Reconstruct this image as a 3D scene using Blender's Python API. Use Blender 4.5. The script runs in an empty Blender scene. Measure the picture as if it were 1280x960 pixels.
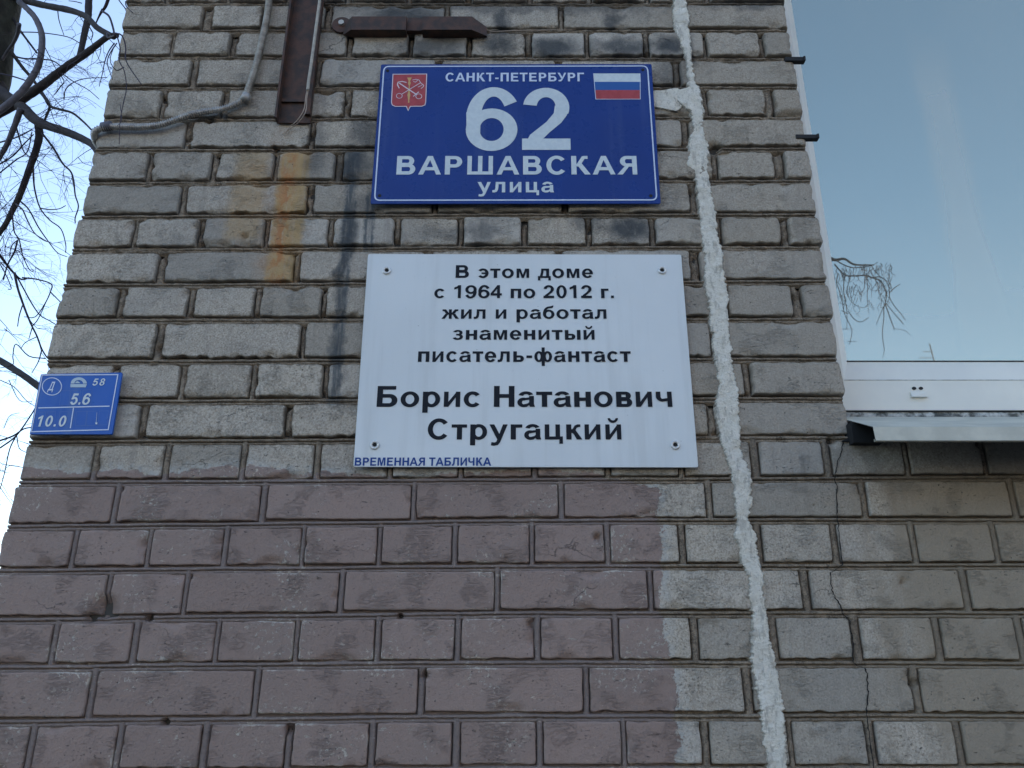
import bpy, math, random
import numpy as np
from mathutils import Vector, Matrix

S = bpy.context.scene
C = S.collection
R = math.radians
PI = math.pi

# ------------------------------------------------------------------ camera
F, TH, DIST, EYE, VX = 962.0, R(19.81), 1.33, 1.60, 648.0
cam_d = bpy.data.cameras.new("camera")
cam = bpy.data.objects.new("camera", cam_d)
C.objects.link(cam)
cam.location = (0, -DIST, EYE)
cam.rotation_euler = (PI / 2 + TH, 0, 0)
cam_d.sensor_width = 36
cam_d.lens = 36 * F / 1280
cam_d.shift_x = -(VX - 640) / 1280
cam_d.clip_start = 0.02
cam_d.clip_end = 2000
S.camera = cam

# ------------------------------------------------------------------ world, sun, exposure
SUN_EL, SUN_AZ = 23.0, -35.0      # behind the building, to the right of +Y, degrees
world = bpy.data.worlds.new("World")
S.world = world
world.use_nodes = True
wn = world.node_tree
bg = wn.nodes['Background']
sky = wn.nodes.new('ShaderNodeTexSky')
sky.sky_type = 'NISHITA'
sky.sun_disc = False
sky.sun_elevation = R(SUN_EL)
sky.sun_rotation = R(-SUN_AZ)
sky.altitude = 0
sky.air_density = 0.9
sky.dust_density = 1.2
sky.ozone_density = 0.6
wn.links.new(sky.outputs[0], bg.inputs[0])
bg.inputs[1].default_value = 0.15
sun_d = bpy.data.lights.new("sun", 'SUN')
sun_d.energy = 2.0
sun_d.angle = R(0.5)
sun_d.color = (1.0, 0.86, 0.7)
sun = bpy.data.objects.new("sun", sun_d)
C.objects.link(sun)
sd = Vector((-math.sin(R(SUN_AZ)) * math.cos(R(SUN_EL)), math.cos(R(SUN_AZ)) * math.cos(R(SUN_EL)), math.sin(R(SUN_EL))))
sun.rotation_euler = sd.to_track_quat('Z', 'Y').to_euler()
S.view_settings.view_transform = 'Standard'
S.view_settings.look = 'None'
S.view_settings.gamma = 1
S.view_settings.exposure = 1.64
S.cycles.max_bounces = 6
S.cycles.transparent_max_bounces = 8

# ------------------------------------------------------------------ helpers
def at(px, py, Y=0.0):
    """the point of the vertical plane y = Y seen at photo pixel px, py"""
    dx = (px - VX) / F
    dy = (480 - py) / F
    yc = math.cos(TH) - dy * math.sin(TH)
    t = (Y + DIST) / yc
    return Vector((dx * t, Y, EYE + (math.sin(TH) + dy * math.cos(TH)) * t))

def tag(o, label=None, cat=None, group=None, kind=None):
    if label: o['label'] = label
    if cat: o['category'] = cat
    if group: o['group'] = group
    if kind: o['kind'] = kind
    return o

def empty(name, loc=(0, 0, 0), parent=None):
    o = bpy.data.objects.new(name, None)
    C.objects.link(o)
    o.location = loc
    o.empty_display_size = 0.1
    if parent: o.parent = parent
    return o

def child_of(o, parent):
    o.parent = parent
    if parent is not None:
        m = Matrix.Identity(4)
        p = parent
        loc = Vector((0, 0, 0))
        while p is not None:
            loc += Vector(p.location); p = p.parent
        o.location = Vector(o.location) - loc

def mesh_obj(name, verts, faces, mat, parent=None, smooth=False):
    me = bpy.data.meshes.new(name)
    me.from_pydata([tuple(v) for v in verts], [], faces)
    me.materials.append(mat)
    if smooth:
        me.polygons.foreach_set('use_smooth', [True] * len(me.polygons))
    me.update()
    o = bpy.data.objects.new(name, me)
    C.objects.link(o)
    child_of(o, parent)
    return o

class MB:
    def __init__(s): s.v = []; s.f = []
    def add(s, vs, fs):
        b = len(s.v); s.v += [tuple(v) for v in vs]; s.f += [tuple(i + b for i in f) for f in fs]
    def box(s, x0, y0, z0, x1, y1, z1):
        s.add([(x0, y0, z0), (x1, y0, z0), (x1, y1, z0), (x0, y1, z0), (x0, y0, z1), (x1, y0, z1), (x1, y1, z1), (x0, y1, z1)],
              [(3, 2, 1, 0), (4, 5, 6, 7), (0, 1, 5, 4), (1, 2, 6, 5), (2, 3, 7, 6), (3, 0, 4, 7)])
    def prism(s, pts, d):
        """front polygon pts (counter-clockwise seen from -Y) pushed back by vector d"""
        n = len(pts); d = Vector(d)
        a = [Vector(p) for p in pts]
        s.add(a + [p + d for p in a], [tuple(range(n)), tuple(range(2 * n - 1, n - 1, -1))] + [((i + 1) % n, i, n + i, n + (i + 1) % n) for i in range(n)])
    def tube(s, pts, rad, n=8, cap=True):
        pts = [Vector(p) for p in pts]
        if not hasattr(rad, '__len__'): rad = [rad] * len(pts)
        up = None; vs = []; fs = []
        for i, p in enumerate(pts):
            t = (pts[min(i + 1, len(pts) - 1)] - pts[max(i - 1, 0)])
            if t.length < 1e-9: t = Vector((0, 0, 1))
            t.normalize()
            if up is None:
                up = Vector((0, 1, 0)) if abs(t.y) < .9 else Vector((1, 0, 0))
            a = (up - t * up.dot(t)).normalized(); b = t.cross(a); up = a
            for k in range(n):
                w = 2 * PI * k / n
                vs.append(p + (a * math.cos(w) + b * math.sin(w)) * rad[i])
        for i in range(len(pts) - 1):
            for k in range(n):
                fs.append((i * n + k, i * n + (k + 1) % n, (i + 1) * n + (k + 1) % n, (i + 1) * n + k))
        if cap:
            fs.append(tuple(range(n - 1, -1, -1))); fs.append(tuple((len(pts) - 1) * n + k for k in range(n)))
        s.add(vs, fs)
    def build(s, name, mat, parent=None, smooth=False):
        return mesh_obj(name, s.v, s.f, mat, parent, smooth)

def spline(pts, n=8):
    """Catmull-Rom through pts"""
    P = [Vector(p) for p in pts]
    if len(P) < 3: return P
    P = [P[0] * 2 - P[1]] + P + [P[-1] * 2 - P[-2]]
    out = []
    for i in range(1, len(P) - 2):
        for k in range(n):
            t = k / n
            a, b, c, d = P[i - 1], P[i], P[i + 1], P[i + 2]
            out.append(0.5 * ((2 * b) + (c - a) * t + (2 * a - 5 * b + 4 * c - d) * t * t + (3 * b - a - 3 * c + d) * t ** 3))
    out.append(P[-2])
    return out

def hsh(ix, iy, seed):
    n = (ix.astype(np.int64) * 374761393 + iy.astype(np.int64) * 668265263 + seed * 974634777) & 0xffffffff
    n = ((n ^ (n >> 13)) * 1274126177) & 0xffffffff
    n = n ^ (n >> 16)
    return (n & 0xffff) / 32768.0 - 1.0

def noise2(x, y, seed=0):
    x = np.asarray(x, float); y = np.asarray(y, float)
    ix = np.floor(x); iy = np.floor(y); fx = x - ix; fy = y - iy
    fx = fx * fx * (3 - 2 * fx); fy = fy * fy * (3 - 2 * fy)
    a = hsh(ix, iy, seed); b = hsh(ix + 1, iy, seed); c = hsh(ix, iy + 1, seed); d = hsh(ix + 1, iy + 1, seed)
    return (a * (1 - fx) + b * fx) * (1 - fy) + (c * (1 - fx) + d * fx) * fy

def fbm(x, y, seed=0, o=3):
    s = 0; a = 1; t = 0
    for i in range(o):
        s = s + a * noise2(np.asarray(x) * 2 ** i, np.asarray(y) * 2 ** i, seed + 17 * i); t += a; a *= .55
    return s / t

# ------------------------------------------------------------------ material helpers
class G:
    def __init__(s, name):
        s.m = bpy.data.materials.new(name); s.m.use_nodes = True
        s.t = s.m.node_tree; s.b = s.t.nodes['Principled BSDF']; s.out = s.t.nodes['Material Output']
        s._pos = None
    def node(s, typ, ins=None, **props):
        n = s.t.nodes.new(typ)
        for k, v in props.items(): setattr(n, k, v)
        for k, v in (ins or {}).items(): s.set(n.inputs[k], v)
        return n
    def set(s, sock, v):
        if isinstance(v, bpy.types.NodeSocket): s.t.links.new(v, sock)
        elif hasattr(v, '__len__') and len(v) == 3 and sock.type == 'RGBA': sock.default_value = (*v, 1)
        else: sock.default_value = v
    @property
    def pos(s):
        if s._pos is None: s._pos = s.node('ShaderNodeNewGeometry').outputs['Position']
        return s._pos
    def math(s, op, a, b=0.0, c=None, clamp=False):
        i = {0: a, 1: b}
        if c is not None: i[2] = c
        return s.node('ShaderNodeMath', i, operation=op, use_clamp=clamp).outputs[0]
    def noise(s, scale, detail=4, rough=.55, vec=None, dist=0.0, out='Fac'):
        n = s.node('ShaderNodeTexNoise', {'Scale': scale, 'Detail': detail, 'Roughness': rough, 'Distortion': dist})
        s.set(n.inputs['Vector'], vec if vec is not None else s.pos)
        return n.outputs[out]
    def voro(s, scale, feature='F1', vec=None, out='Distance', rnd=1.0):
        n = s.node('ShaderNodeTexVoronoi', {'Scale': scale, 'Randomness': rnd}, feature=feature)
        s.set(n.inputs['Vector'], vec if vec is not None else s.pos)
        return n.outputs[out]
    def ramp(s, v, a, b, lo=0.0, hi=1.0, smooth=True):
        n = s.node('ShaderNodeMapRange', {'Value': v, 'From Min': a, 'From Max': b, 'To Min': lo, 'To Max': hi})
        n.interpolation_type = 'SMOOTHSTEP' if smooth else 'LINEAR'
        return n.outputs[0]
    def mix(s, f, a, b, mode='MIX'):
        n = s.node('ShaderNodeMix', data_type='RGBA', blend_type=mode)
        s.set(n.inputs[0], f); s.set(n.inputs[6], a); s.set(n.inputs[7], b)
        return n.outputs[2]
    def vec(s, op, a, b=(0, 0, 0), scale=None):
        n = s.node('ShaderNodeVectorMath', {0: a, 1: b}, operation=op)
        if scale is not None: s.set(n.inputs['Scale'], scale)
        return n.outputs['Value'] if op in ('LENGTH', 'DOT_PRODUCT', 'DISTANCE') else n.outputs[0]
    def xyz(s, v=None):
        n = s.node('ShaderNodeSeparateXYZ', {0: v if v is not None else s.pos}); return n.outputs
    def rnd(s): return s.node('ShaderNodeObjectInfo').outputs['Random']
    def bump(s, h, strength, dist, normal=None):
        n = s.node('ShaderNodeBump', {'Strength': strength, 'Distance': dist, 'Height': h})
        if normal is not None: s.set(n.inputs['Normal'], normal)
        return n.outputs[0]
    def blobs(s, warp, lst):
        """sum of soft ellipses on the wall, given as photo-measured centre px,py, half sizes px, weight"""
        tot = None
        for (px, py, rx, ry, w) in lst:
            c = at(px, py); e = at(px + rx, py); u = at(px, py - ry)
            d = s.vec('SUBTRACT', warp, (c.x, 0, c.z))
            d = s.vec('MULTIPLY', d, (1 / max(1e-3, e.x - c.x), 0, 1 / max(1e-3, u.z - c.z)))
            m = s.ramp(s.vec('LENGTH', d), 1.35, 0.35, 0, w)
            tot = m if tot is None else s.math('MAXIMUM', tot, m)
        return tot
    def base(s, col, rough=.6, **kw):
        s.set(s.b.inputs['Base Color'], col); s.set(s.b.inputs['Roughness'], rough)
        for k, v in kw.items(): s.set(s.b.inputs[k.replace('_', ' ')], v)
        return s

RUST = [(372, 205, 17, 20, 1.0), (320, 212, 24, 20, .8), (362, 250, 24, 26, .7), (318, 250, 30, 22, .45), (354, 290, 30, 20, 1.0), (346, 332, 27, 24, 1.0), (345, 270, 34, 60, .45), (350, 175, 16, 14, .3), (300, 260, 24, 60, .3), (352, 225, 40, 12, .5), (350, 310, 26, 14, .8)]
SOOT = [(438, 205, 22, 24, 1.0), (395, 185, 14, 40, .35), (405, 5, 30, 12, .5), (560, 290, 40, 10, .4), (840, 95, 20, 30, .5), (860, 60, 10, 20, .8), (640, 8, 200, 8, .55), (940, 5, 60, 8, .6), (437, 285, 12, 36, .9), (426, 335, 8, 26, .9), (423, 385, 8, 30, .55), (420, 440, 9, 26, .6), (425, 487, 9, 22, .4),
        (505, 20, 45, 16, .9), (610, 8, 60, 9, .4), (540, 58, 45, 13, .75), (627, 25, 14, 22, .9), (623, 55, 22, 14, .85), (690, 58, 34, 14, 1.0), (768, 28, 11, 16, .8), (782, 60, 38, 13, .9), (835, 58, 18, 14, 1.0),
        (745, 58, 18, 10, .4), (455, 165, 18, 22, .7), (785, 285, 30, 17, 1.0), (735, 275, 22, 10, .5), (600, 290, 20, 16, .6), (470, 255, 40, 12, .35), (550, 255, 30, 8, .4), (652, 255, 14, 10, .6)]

def masonry(name, mortar=False):
    g = G(name)
    warp = g.vec('ADD', g.pos, g.vec('SCALE', g.vec('SUBTRACT', g.noise(22, 3, out='Color'), (.5, .5, .5)), scale=.06))
    x, y, z = g.xyz()
    n1 = g.noise(9, 5, .6)
    n2 = g.noise(70, 5, .65)
    n3 = g.noise(300, 4, .7)
    n4 = g.noise(1500, 2, .6)
    rnd = g.rnd()
    if mortar:
        col = g.mix(g.ramp(n2, .35, .65), (0.146, 0.115, 0.086), (0.367, 0.294, 0.220))
        col = g.mix(g.ramp(n3, .45, .70, 0, .8), col, (0.475, 0.395, 0.301))
        col = g.mix(g.ramp(n3, .30, .42, .8, 0), col, (0.077, 0.061, 0.047))
        col = g.mix(g.ramp(n1, .35, .65, 0, .5), col, (0.184, 0.145, 0.107))
    else:
        rim = g.node('ShaderNodeAttribute', attribute_name='rim').outputs['Fac']
        r2 = g.math('FRACT', g.math('MULTIPLY', rnd, 7.31))
        col = g.mix(rnd, (0.403, 0.346, 0.276), (0.533, 0.463, 0.372))
        col = g.mix(g.math('MULTIPLY', r2, .45), col, (0.454, 0.410, 0.353))
        col = g.mix(g.ramp(n1, .3, .7, 0, .55), col, (0.420, 0.377, 0.324))
        col = g.mix(g.ramp(n2, .42, .72, 0, .65), col, (0.306, 0.261, 0.208))
        col = g.mix(g.ramp(n2, .28, .45, .35, 0), col, (0.601, 0.532, 0.440))
        col = g.mix(g.ramp(n3, .50, .66, 0, .80), col, (0.215, 0.181, 0.146))
        col = g.mix(g.ramp(n3, .34, .47, .65, 0), col, (0.658, 0.585, 0.493))
        dirt = g.ramp(g.math('ADD', rim, g.math('MULTIPLY', g.math('SUBTRACT', g.noise(110, 4, .7), .5), 1.5)), .62, .98)
        up = g.ramp(z, at(640, 600).z, at(640, 560).z, .25, .60)
        col = g.mix(g.math('MULTIPLY', dirt, up), col, (0.142, 0.115, 0.087))
    if not mortar:
        r3 = g.math('FRACT', g.math('MULTIPLY', rnd, 23.7))
        col = g.mix(g.ramp(r3, .70, .95, 0, .45), col, (.24, .215, .18))
        col = g.mix(g.ramp(r3, .22, .05, 0, .35), col, (.52, .49, .45))
        wide = g.noise(2.6, 3, .5)
        col = g.mix(g.ramp(wide, .45, .62, 0, .40), col, (.27, .255, .235))
        # damp dark rims and vertical run marks
        runs = g.noise(40, 4, .6, vec=g.vec('MULTIPLY', g.pos, (1, 1, .10)))
        col = g.mix(g.ramp(runs, .56, .70, 0, .40), col, (.22, .20, .175))
        pierm = g.math('MULTIPLY', g.ramp(x, .27, .34), g.ramp(z, at(640, 620).z, at(640, 560).z))
        col = g.mix(g.math('MULTIPLY', pierm, .30), col, (.31, .26, .20))
    # brown grime under the window and towards the right
    gx = g.ramp(g.math('ADD', x, g.math('MULTIPLY', g.math('SUBTRACT', g.noise(14, 3, vec=g.vec('MULTIPLY', g.pos, (1, 1, .18))), .5), .35)), .57, .68)
    gz = g.ramp(z, at(640, 600).z + .03, at(640, 600).z - .02)
    grime = g.math('MULTIPLY', g.math('MULTIPLY', gx, gz), .8)
    col = g.mix(grime, col, g.mix(n2, (0.215, 0.175, 0.131), (0.374, 0.314, 0.237)))
    # rust, soot
    rust = g.math('MULTIPLY', g.blobs(warp, RUST), g.ramp(n2, .3, .62, .15, .6))
    col = g.mix(g.math('MULTIPLY', rust, .9), col, g.mix(n2, (.27, .105, .032), (.43, .25, .11)))
    xw = g.math('ADD', x, g.math('MULTIPLY', g.math('SUBTRACT', g.noise(50, 5, .65), .5), .026))
    stv = g.noise(120, 3, .6, vec=g.vec('MULTIPLY', g.pos, (1, 1, .12)))
    def vband(px, py, hw, y0, y1, soft=.007):
        cxx = at(px, py).x
        b_ = g.ramp(g.math('ABSOLUTE', g.math('SUBTRACT', xw, cxx)), hw + soft, hw - soft)
        zr = g.math('MULTIPLY', g.ramp(z, at(px, y0).z + .006, at(px, y0).z - .006), g.ramp(z, at(px, y1).z - .012, at(px, y1).z + .012))
        return g.math('MULTIPLY', b_, zr)
    ochre = g.math('MAXIMUM', g.math('MULTIPLY', vband(368, 205, .031, 188, 352), g.ramp(stv, .30, .60, .55, 1)), g.math('MULTIPLY', vband(314, 210, .034, 188, 300, .012), .50))
    ochre = g.math('MULTIPLY', ochre, .35 if mortar else .90)
    col = g.mix(ochre, col, (.43, .29, .135))
    core = g.math('MULTIPLY', vband(362, 205, .013, 192, 350, .012), g.ramp(g.noise(60, 4, .6, vec=g.vec('MULTIPLY', g.pos, (1, 1, .5))), .42, .58))
    col = g.mix(g.math('MULTIPLY', core, .68), col, (.40, .145, .045))
    drip = g.math('MAXIMUM', vband(437, 260, .011, 190, 505, .004), vband(462, 270, .010, 240, 312, .004))
    col = g.mix(g.math('MULTIPLY', drip, g.ramp(stv, .35, .6, .25, .9)), col, (.085, .098, .108))
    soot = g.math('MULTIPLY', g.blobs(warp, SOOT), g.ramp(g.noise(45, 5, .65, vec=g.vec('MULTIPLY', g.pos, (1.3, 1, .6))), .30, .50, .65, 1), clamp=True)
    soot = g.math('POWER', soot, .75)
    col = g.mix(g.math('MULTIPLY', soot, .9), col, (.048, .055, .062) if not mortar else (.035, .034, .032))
    # paint
    wob = g.math('MULTIPLY', g.math('SUBTRACT', g.noise(28, 6, .65), .5), .040)
    wob = g.math('ADD', wob, g.math('MULTIPLY', g.math('SUBTRACT', g.noise(6, 2, .5), .5), .06))
    zb = at(400, 590).z
    pz = g.math('SUBTRACT', g.math('SUBTRACT', zb, z), wob)
    pz = g.math('SUBTRACT', pz, g.ramp(x, .10, .26, 0, .035, False))
    pxm = g.math('SUBTRACT', g.math('SUBTRACT', .243, x), g.math('ADD', wob, g.math('MULTIPLY', g.math('SUBTRACT', g.noise(240, 4, .7), .5), .022)))
    pd = g.math('MINIMUM', pz, pxm)
    flake = g.math('MULTIPLY', g.ramp(g.noise(120, 6, .75), .545, .61), g.ramp(g.noise(9, 3), .53, .62))
    scr = g.math('MULTIPLY', g.ramp(g.noise(60, 6, .75, vec=g.vec('MULTIPLY', g.pos, (1, 1, 2.2)), dist=.6), .60, .635), g.ramp(g.noise(13, 2), .50, .6))
    flake = g.math('MAXIMUM', flake, scr)
    if not mortar:
        edge = g.math('MULTIPLY', g.ramp(g.math('ADD', rim, g.math('MULTIPLY', g.math('SUBTRACT', g.noise(150, 5, .7), .5), 1.2)), .80, 1.0), g.ramp(g.noise(9, 3), .52, .62))
        flake = g.math('MAXIMUM', flake, edge)
    paint = g.ramp(pd, -.0014, .0022)
    pk = g.math('MULTIPLY', paint, g.math('SUBTRACT', 1.0, g.math('MULTIPLY', flake, .75)))
    rim = g.math('MULTIPLY', g.ramp(pd, -.022, -.001), g.math('SUBTRACT', 1.0, paint))
    if not mortar:
        col = g.mix(g.math('MULTIPLY', rim, g.ramp(n2, .35, .6, 0, .55)), col, (.52, .52, .50))
        pc = g.mix(rnd, (0.271, 0.195, 0.166), (0.323, 0.234, 0.200))
    else:
        pc = g.mix(n2, (.215, .168, .152), (.31, .245, .222))
    pc = g.mix(g.ramp(n1, .35, .7, 0, .5), pc, (0.271, 0.209, 0.182))
    pc = g.mix(g.ramp(n2, .5, .75, 0, .45), pc, (0.205, 0.146, 0.123))
    pc = g.mix(g.ramp(n3, .54, .70, 0, .45), pc, (0.132, 0.099, 0.083))
    col = g.mix(pk, col, pc)
    col = g.mix(g.math('MULTIPLY', g.math('MULTIPLY', paint, flake), .75), col, (.56, .49, .42))
    # pits and hairline cracks
    if not mortar:
        wv = g.vec('ADD', g.pos, g.vec('SCALE', g.vec('SUBTRACT', g.noise(55, 4, out='Color'), (.5, .5, .5)), scale=.035))
        ed = g.voro(6.5, 'DISTANCE_TO_EDGE', g.vec('MULTIPLY', wv, (.6, 1, 1.5)))
        line = g.math('MULTIPLY', g.ramp(ed, .006, .001), g.ramp(g.noise(5, 2), .60, .67, 0, .6))
        pit = g.ramp(g.voro(75), .10, .05)
        pit = g.math('MULTIPLY', pit, g.ramp(g.noise(18, 2), .52, .60))
        nick = g.math('MULTIPLY', g.ramp(g.noise(150, 3, .6, vec=g.vec('MULTIPLY', g.pos, (1, 1, 2.8)), dist=.4), .63, .69), g.ramp(g.noise(16, 3), .49, .60))
        nick2 = g.math('MULTIPLY', g.ramp(g.noise(60, 5, .8, vec=g.vec('MULTIPLY', g.pos, (1, 1, 2.6)), dist=.8), .635, .655), g.ramp(g.noise(10, 2), .50, .58))
        cav = g.math('MAXIMUM', g.math('MAXIMUM', line, pit), g.math('MULTIPLY', g.math('MAXIMUM', nick, nick2), .8))
        col = g.mix(g.math('MULTIPLY', cav, .85), col, (.035, .032, .03))
        rip = g.math('MULTIPLY', g.ramp(g.noise(60, 6, .75, vec=g.vec('MULTIPLY', g.pos, (1, 1, 3.4)), dist=.3), .44, .60), g.ramp(g.noise(15, 2), .50, .62))
        h = g.math('ADD', g.math('MULTIPLY', n2, .9), g.math('ADD', g.math('MULTIPLY', n3, .60), g.math('MULTIPLY', n4, .10)))
        h = g.math('SUBTRACT', h, g.math('MULTIPLY', cav, 1.2))
        h = g.math('ADD', h, g.math('MULTIPLY', rip, .45))
        h = g.math('ADD', h, g.math('MULTIPLY', pk, .25))
        nb = g.bump(h, .9, .0026)
    else:
        h = g.math('ADD', g.math('MULTIPLY', n2, .9), g.math('ADD', g.math('MULTIPLY', n3, .7), g.math('MULTIPLY', n4, .2)))
        nb = g.bump(h, 1.0, .0050)
    g.set(g.b.inputs['Normal'], nb)
    g.base(col, g.ramp(pk, 0, 1, .92, .62), Specular_IOR_Level=.35)
    return g.m

def simple(name, col, rough=.6, col2=None, nscale=40, bump=0.0, bscale=200, metal=0.0, spec=.5):
    g = G(name)
    c = col
    if col2 is not None: c = g.mix(g.ramp(g.noise(nscale, 5, .6), .35, .65), col, col2)
    g.base(c, rough, Metallic=metal, Specular_IOR_Level=spec)
    if bump: g.set(g.b.inputs['Normal'], g.bump(g.noise(bscale, 4, .6), .6, bump))
    return g.m

M = {}
M['brick'] = masonry('silicate_brick')
M['mortar'] = masonry('tooled_mortar', True)

def m_plaster():
    g = G('cement_smear')
    n = g.noise(60, 6, .65); n3 = g.noise(260, 5, .75)
    c = g.mix(g.ramp(n, .3, .7), (.84, .79, .68), (.95, .90, .80))
    c = g.mix(g.ramp(n3, .54, .68, 0, .60), c, (.40, .35, .28))
    c = g.mix(g.ramp(g.noise(24, 5, .7), .54, .68, 0, .5), c, (.60, .54, .45))

    rim = g.node('ShaderNodeAttribute', attribute_name='rim').outputs['Fac']
    thin = g.ramp(g.math('ADD', rim, g.math('MULTIPLY', g.math('SUBTRACT', g.noise(190, 5, .75), .5), 2.2)), .55, .95)
    c = g.mix(g.math('MULTIPLY', thin, .85), c, (.36, .325, .275))
    vst = g.noise(90, 5, .7, vec=g.vec('MULTIPLY', g.pos, (1, 1, .35)))
    c = g.mix(g.ramp(vst, .53, .62, 0, .55), c, (.45, .41, .35))
    g.base(c, .95, Specular_IOR_Level=.2)
    h = g.math('ADD', n, g.math('MULTIPLY', n3, 1.3))
    g.set(g.b.inputs['Normal'], g.bump(h, .8, .006))
    return g.m
M['plaster'] = m_plaster()
M['crack'] = simple('dark_crack', (.012, .011, .010), .95)
M['core'] = simple('wall_core', (.07, .065, .058), .95, (.05, .046, .04))

def plate_mat(name, c1, c2, rough, dirt, dcol):
    g = G(name)
    c = g.mix(g.ramp(g.noise(4, 3), .35, .65), c1, c2)
    d = g.math('MULTIPLY', g.ramp(g.noise(90, 7, .75, vec=g.vec('MULTIPLY', g.pos, (1.6, 1, .7))), .58, .72), dirt)
    c = g.mix(d, c, dcol)
    ru = g.noise(26, 4, .6, vec=g.vec('MULTIPLY', g.pos, (1, 1, .07)))
    c = g.mix(g.math('MULTIPLY', g.ramp(ru, .50, .72), dirt * 1.3), c, dcol)
    sp = g.math('MULTIPLY', g.ramp(g.voro(55), .07, .03), g.ramp(g.noise(12, 2), .50, .62))
    c = g.mix(g.math('MULTIPLY', sp, .6), c, (.08, .09, .10))
    g.base(c, g.ramp(g.noise(30, 5), .3, .7, rough - .06, rough + .1), Specular_IOR_Level=.30)
    g.set(g.b.inputs['Normal'], g.bump(g.noise(5, 3), .15, .01))
    return g.m
M['blue'] = plate_mat('blue_enamel', (.005, .031, .190), (.006, .036, .215), .30, .12, (.12, .16, .30))
M['blue2'] = plate_mat('bright_blue_enamel', (.010, .092, .40), (.012, .105, .45), .32, .25, (.10, .2, .42))
M['white_plate'] = plate_mat('white_enamel', (.66, .69, .70), (.70, .73, .74), .38, .20, (.45, .46, .45))
M['sign_white'] = simple('sign_white', (.62, .68, .70), .4, (.56, .62, .65), 120)
M['sign_line'] = simple('sign_line', (.60, .66, .80), .4)
M['ink'] = simple('black_print', (.006, .009, .016), .55, spec=.2)
M['ink_blue'] = simple('blue_print', (.010, .055, .24), .5, spec=.25)
M['red'] = simple('red_print', (.42, .045, .050), .4, (.36, .03, .03), 60)
M['flag_blue'] = simple('flag_blue', (.008, .085, .32), .4)
M['gold'] = simple('gold_print', (.60, .36, .12), .4)
M['pink'] = simple('silver_print', (.68, .58, .62), .4)
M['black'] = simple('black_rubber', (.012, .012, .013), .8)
M['steel'] = simple('galvanised_steel', (.72, .72, .70), .38, (.55, .55, .54), 300, metal=.35)
M['brown'] = simple('brown_painted_steel', (.085, .036, .020), .65, (.034, .020, .014), 45, .0012, 300)
M['conduit'] = simple('conduit_metal', (.50, .48, .45), .45, (.30, .28, .26), 60, metal=.35)
M['cable'] = simple('cable_sheath', (.47, .43, .36), .6, (.34, .31, .26), 90)
M['wire'] = simple('wire_insulation', (.42, .33, .26), .6)
M['pvc'] = simple('white_pvc', (.80, .79, .72), .4, (.74, .735, .68), 7)
M['sill'] = simple('painted_sill', (.58, .56, .47), .5, (.46, .45, .38), 14, .0006, 60)
M['foam'] = simple('sealant', (.55, .56, .54), .9, (.08, .085, .08), 55, .003, 100)
M['room'] = simple('room_wall', (.20, .21, .22), .9)
M['curtain'] = simple('curtain_cloth', (.75, .66, .66), .9)
M['ground'] = simple('asphalt', (.055, .054, .052), .9, (.08, .077, .072), 3, .004, 80)
M['bark'] = simple('bark', (.030, .024, .026), .9, (.050, .042, .042), 25, .006, 60)
M['bark_grey'] = simple('grey_bark', (.14, .13, .15), .85, (.09, .085, .10), 30, .004, 80)
M['bark_trunk'] = simple('trunk_bark', (.060, .060, .045), .95, (.030, .028, .022), 14, .012, 40)
M['twig'] = simple('twig_bark', (.045, .035, .050), .9)
M['facade'] = simple('facade_panel', (.42, .41, .38), .9, (.36, .35, .33), .6)
M['roof'] = simple('roof_felt', (.08, .08, .085), .9)
M['winglass'] = simple('far_window_glass', (.03, .04, .05), .1)

WYG = .113
def m_glass():
    g = G('window_glass')
    gl = g.node('ShaderNodeBsdfGlossy', {'Color': (.52, .55, .465, 1), 'Roughness': .012})
    g.set(gl.inputs['Normal'], g.bump(g.noise(3.0, 2), .10, .01))
    tr = g.node('ShaderNodeBsdfTransparent', {'Color': (.8, .85, .85, 1)})
    m0 = g.node('ShaderNodeMixShader', {0: .16})
    g.t.links.new(gl.outputs[0], m0.inputs[1]); g.t.links.new(tr.outputs[0], m0.inputs[2])
    # thin dust film; the pale streak and brighter bottom are painted-in reflection
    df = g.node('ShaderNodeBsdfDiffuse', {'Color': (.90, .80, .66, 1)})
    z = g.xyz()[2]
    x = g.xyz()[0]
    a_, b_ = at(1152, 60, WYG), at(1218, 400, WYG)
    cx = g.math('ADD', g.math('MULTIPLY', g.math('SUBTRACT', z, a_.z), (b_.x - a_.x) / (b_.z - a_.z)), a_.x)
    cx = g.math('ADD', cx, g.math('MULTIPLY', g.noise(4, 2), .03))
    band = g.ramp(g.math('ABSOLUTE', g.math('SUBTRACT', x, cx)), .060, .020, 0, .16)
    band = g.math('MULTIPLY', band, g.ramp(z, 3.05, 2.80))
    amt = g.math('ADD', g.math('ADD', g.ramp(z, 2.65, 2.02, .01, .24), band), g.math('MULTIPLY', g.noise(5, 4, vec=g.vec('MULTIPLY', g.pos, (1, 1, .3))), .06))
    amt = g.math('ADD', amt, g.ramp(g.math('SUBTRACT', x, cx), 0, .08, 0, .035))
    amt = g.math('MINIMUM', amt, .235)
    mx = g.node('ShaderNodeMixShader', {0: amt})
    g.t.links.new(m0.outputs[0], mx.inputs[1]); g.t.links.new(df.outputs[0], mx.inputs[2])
    g.t.links.new(mx.outputs[0], g.out.inputs['Surface'])
    return g.m
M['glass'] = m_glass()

# ------------------------------------------------------------------ ground
gm = MB(); gm.add([(-600, -600, 0), (600, -600, 0), (600, 600, 0), (-600, 600, 0)], [(0, 1, 2, 3)])
tag(gm.build('ground', M['ground']), kind='structure')

# ------------------------------------------------------------------ the brick building
bld = empty('brick_building', (0, 0, 0))
tag(bld, 'grey brick house wall, its lower part painted dull purple, with a window', 'building')

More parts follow.
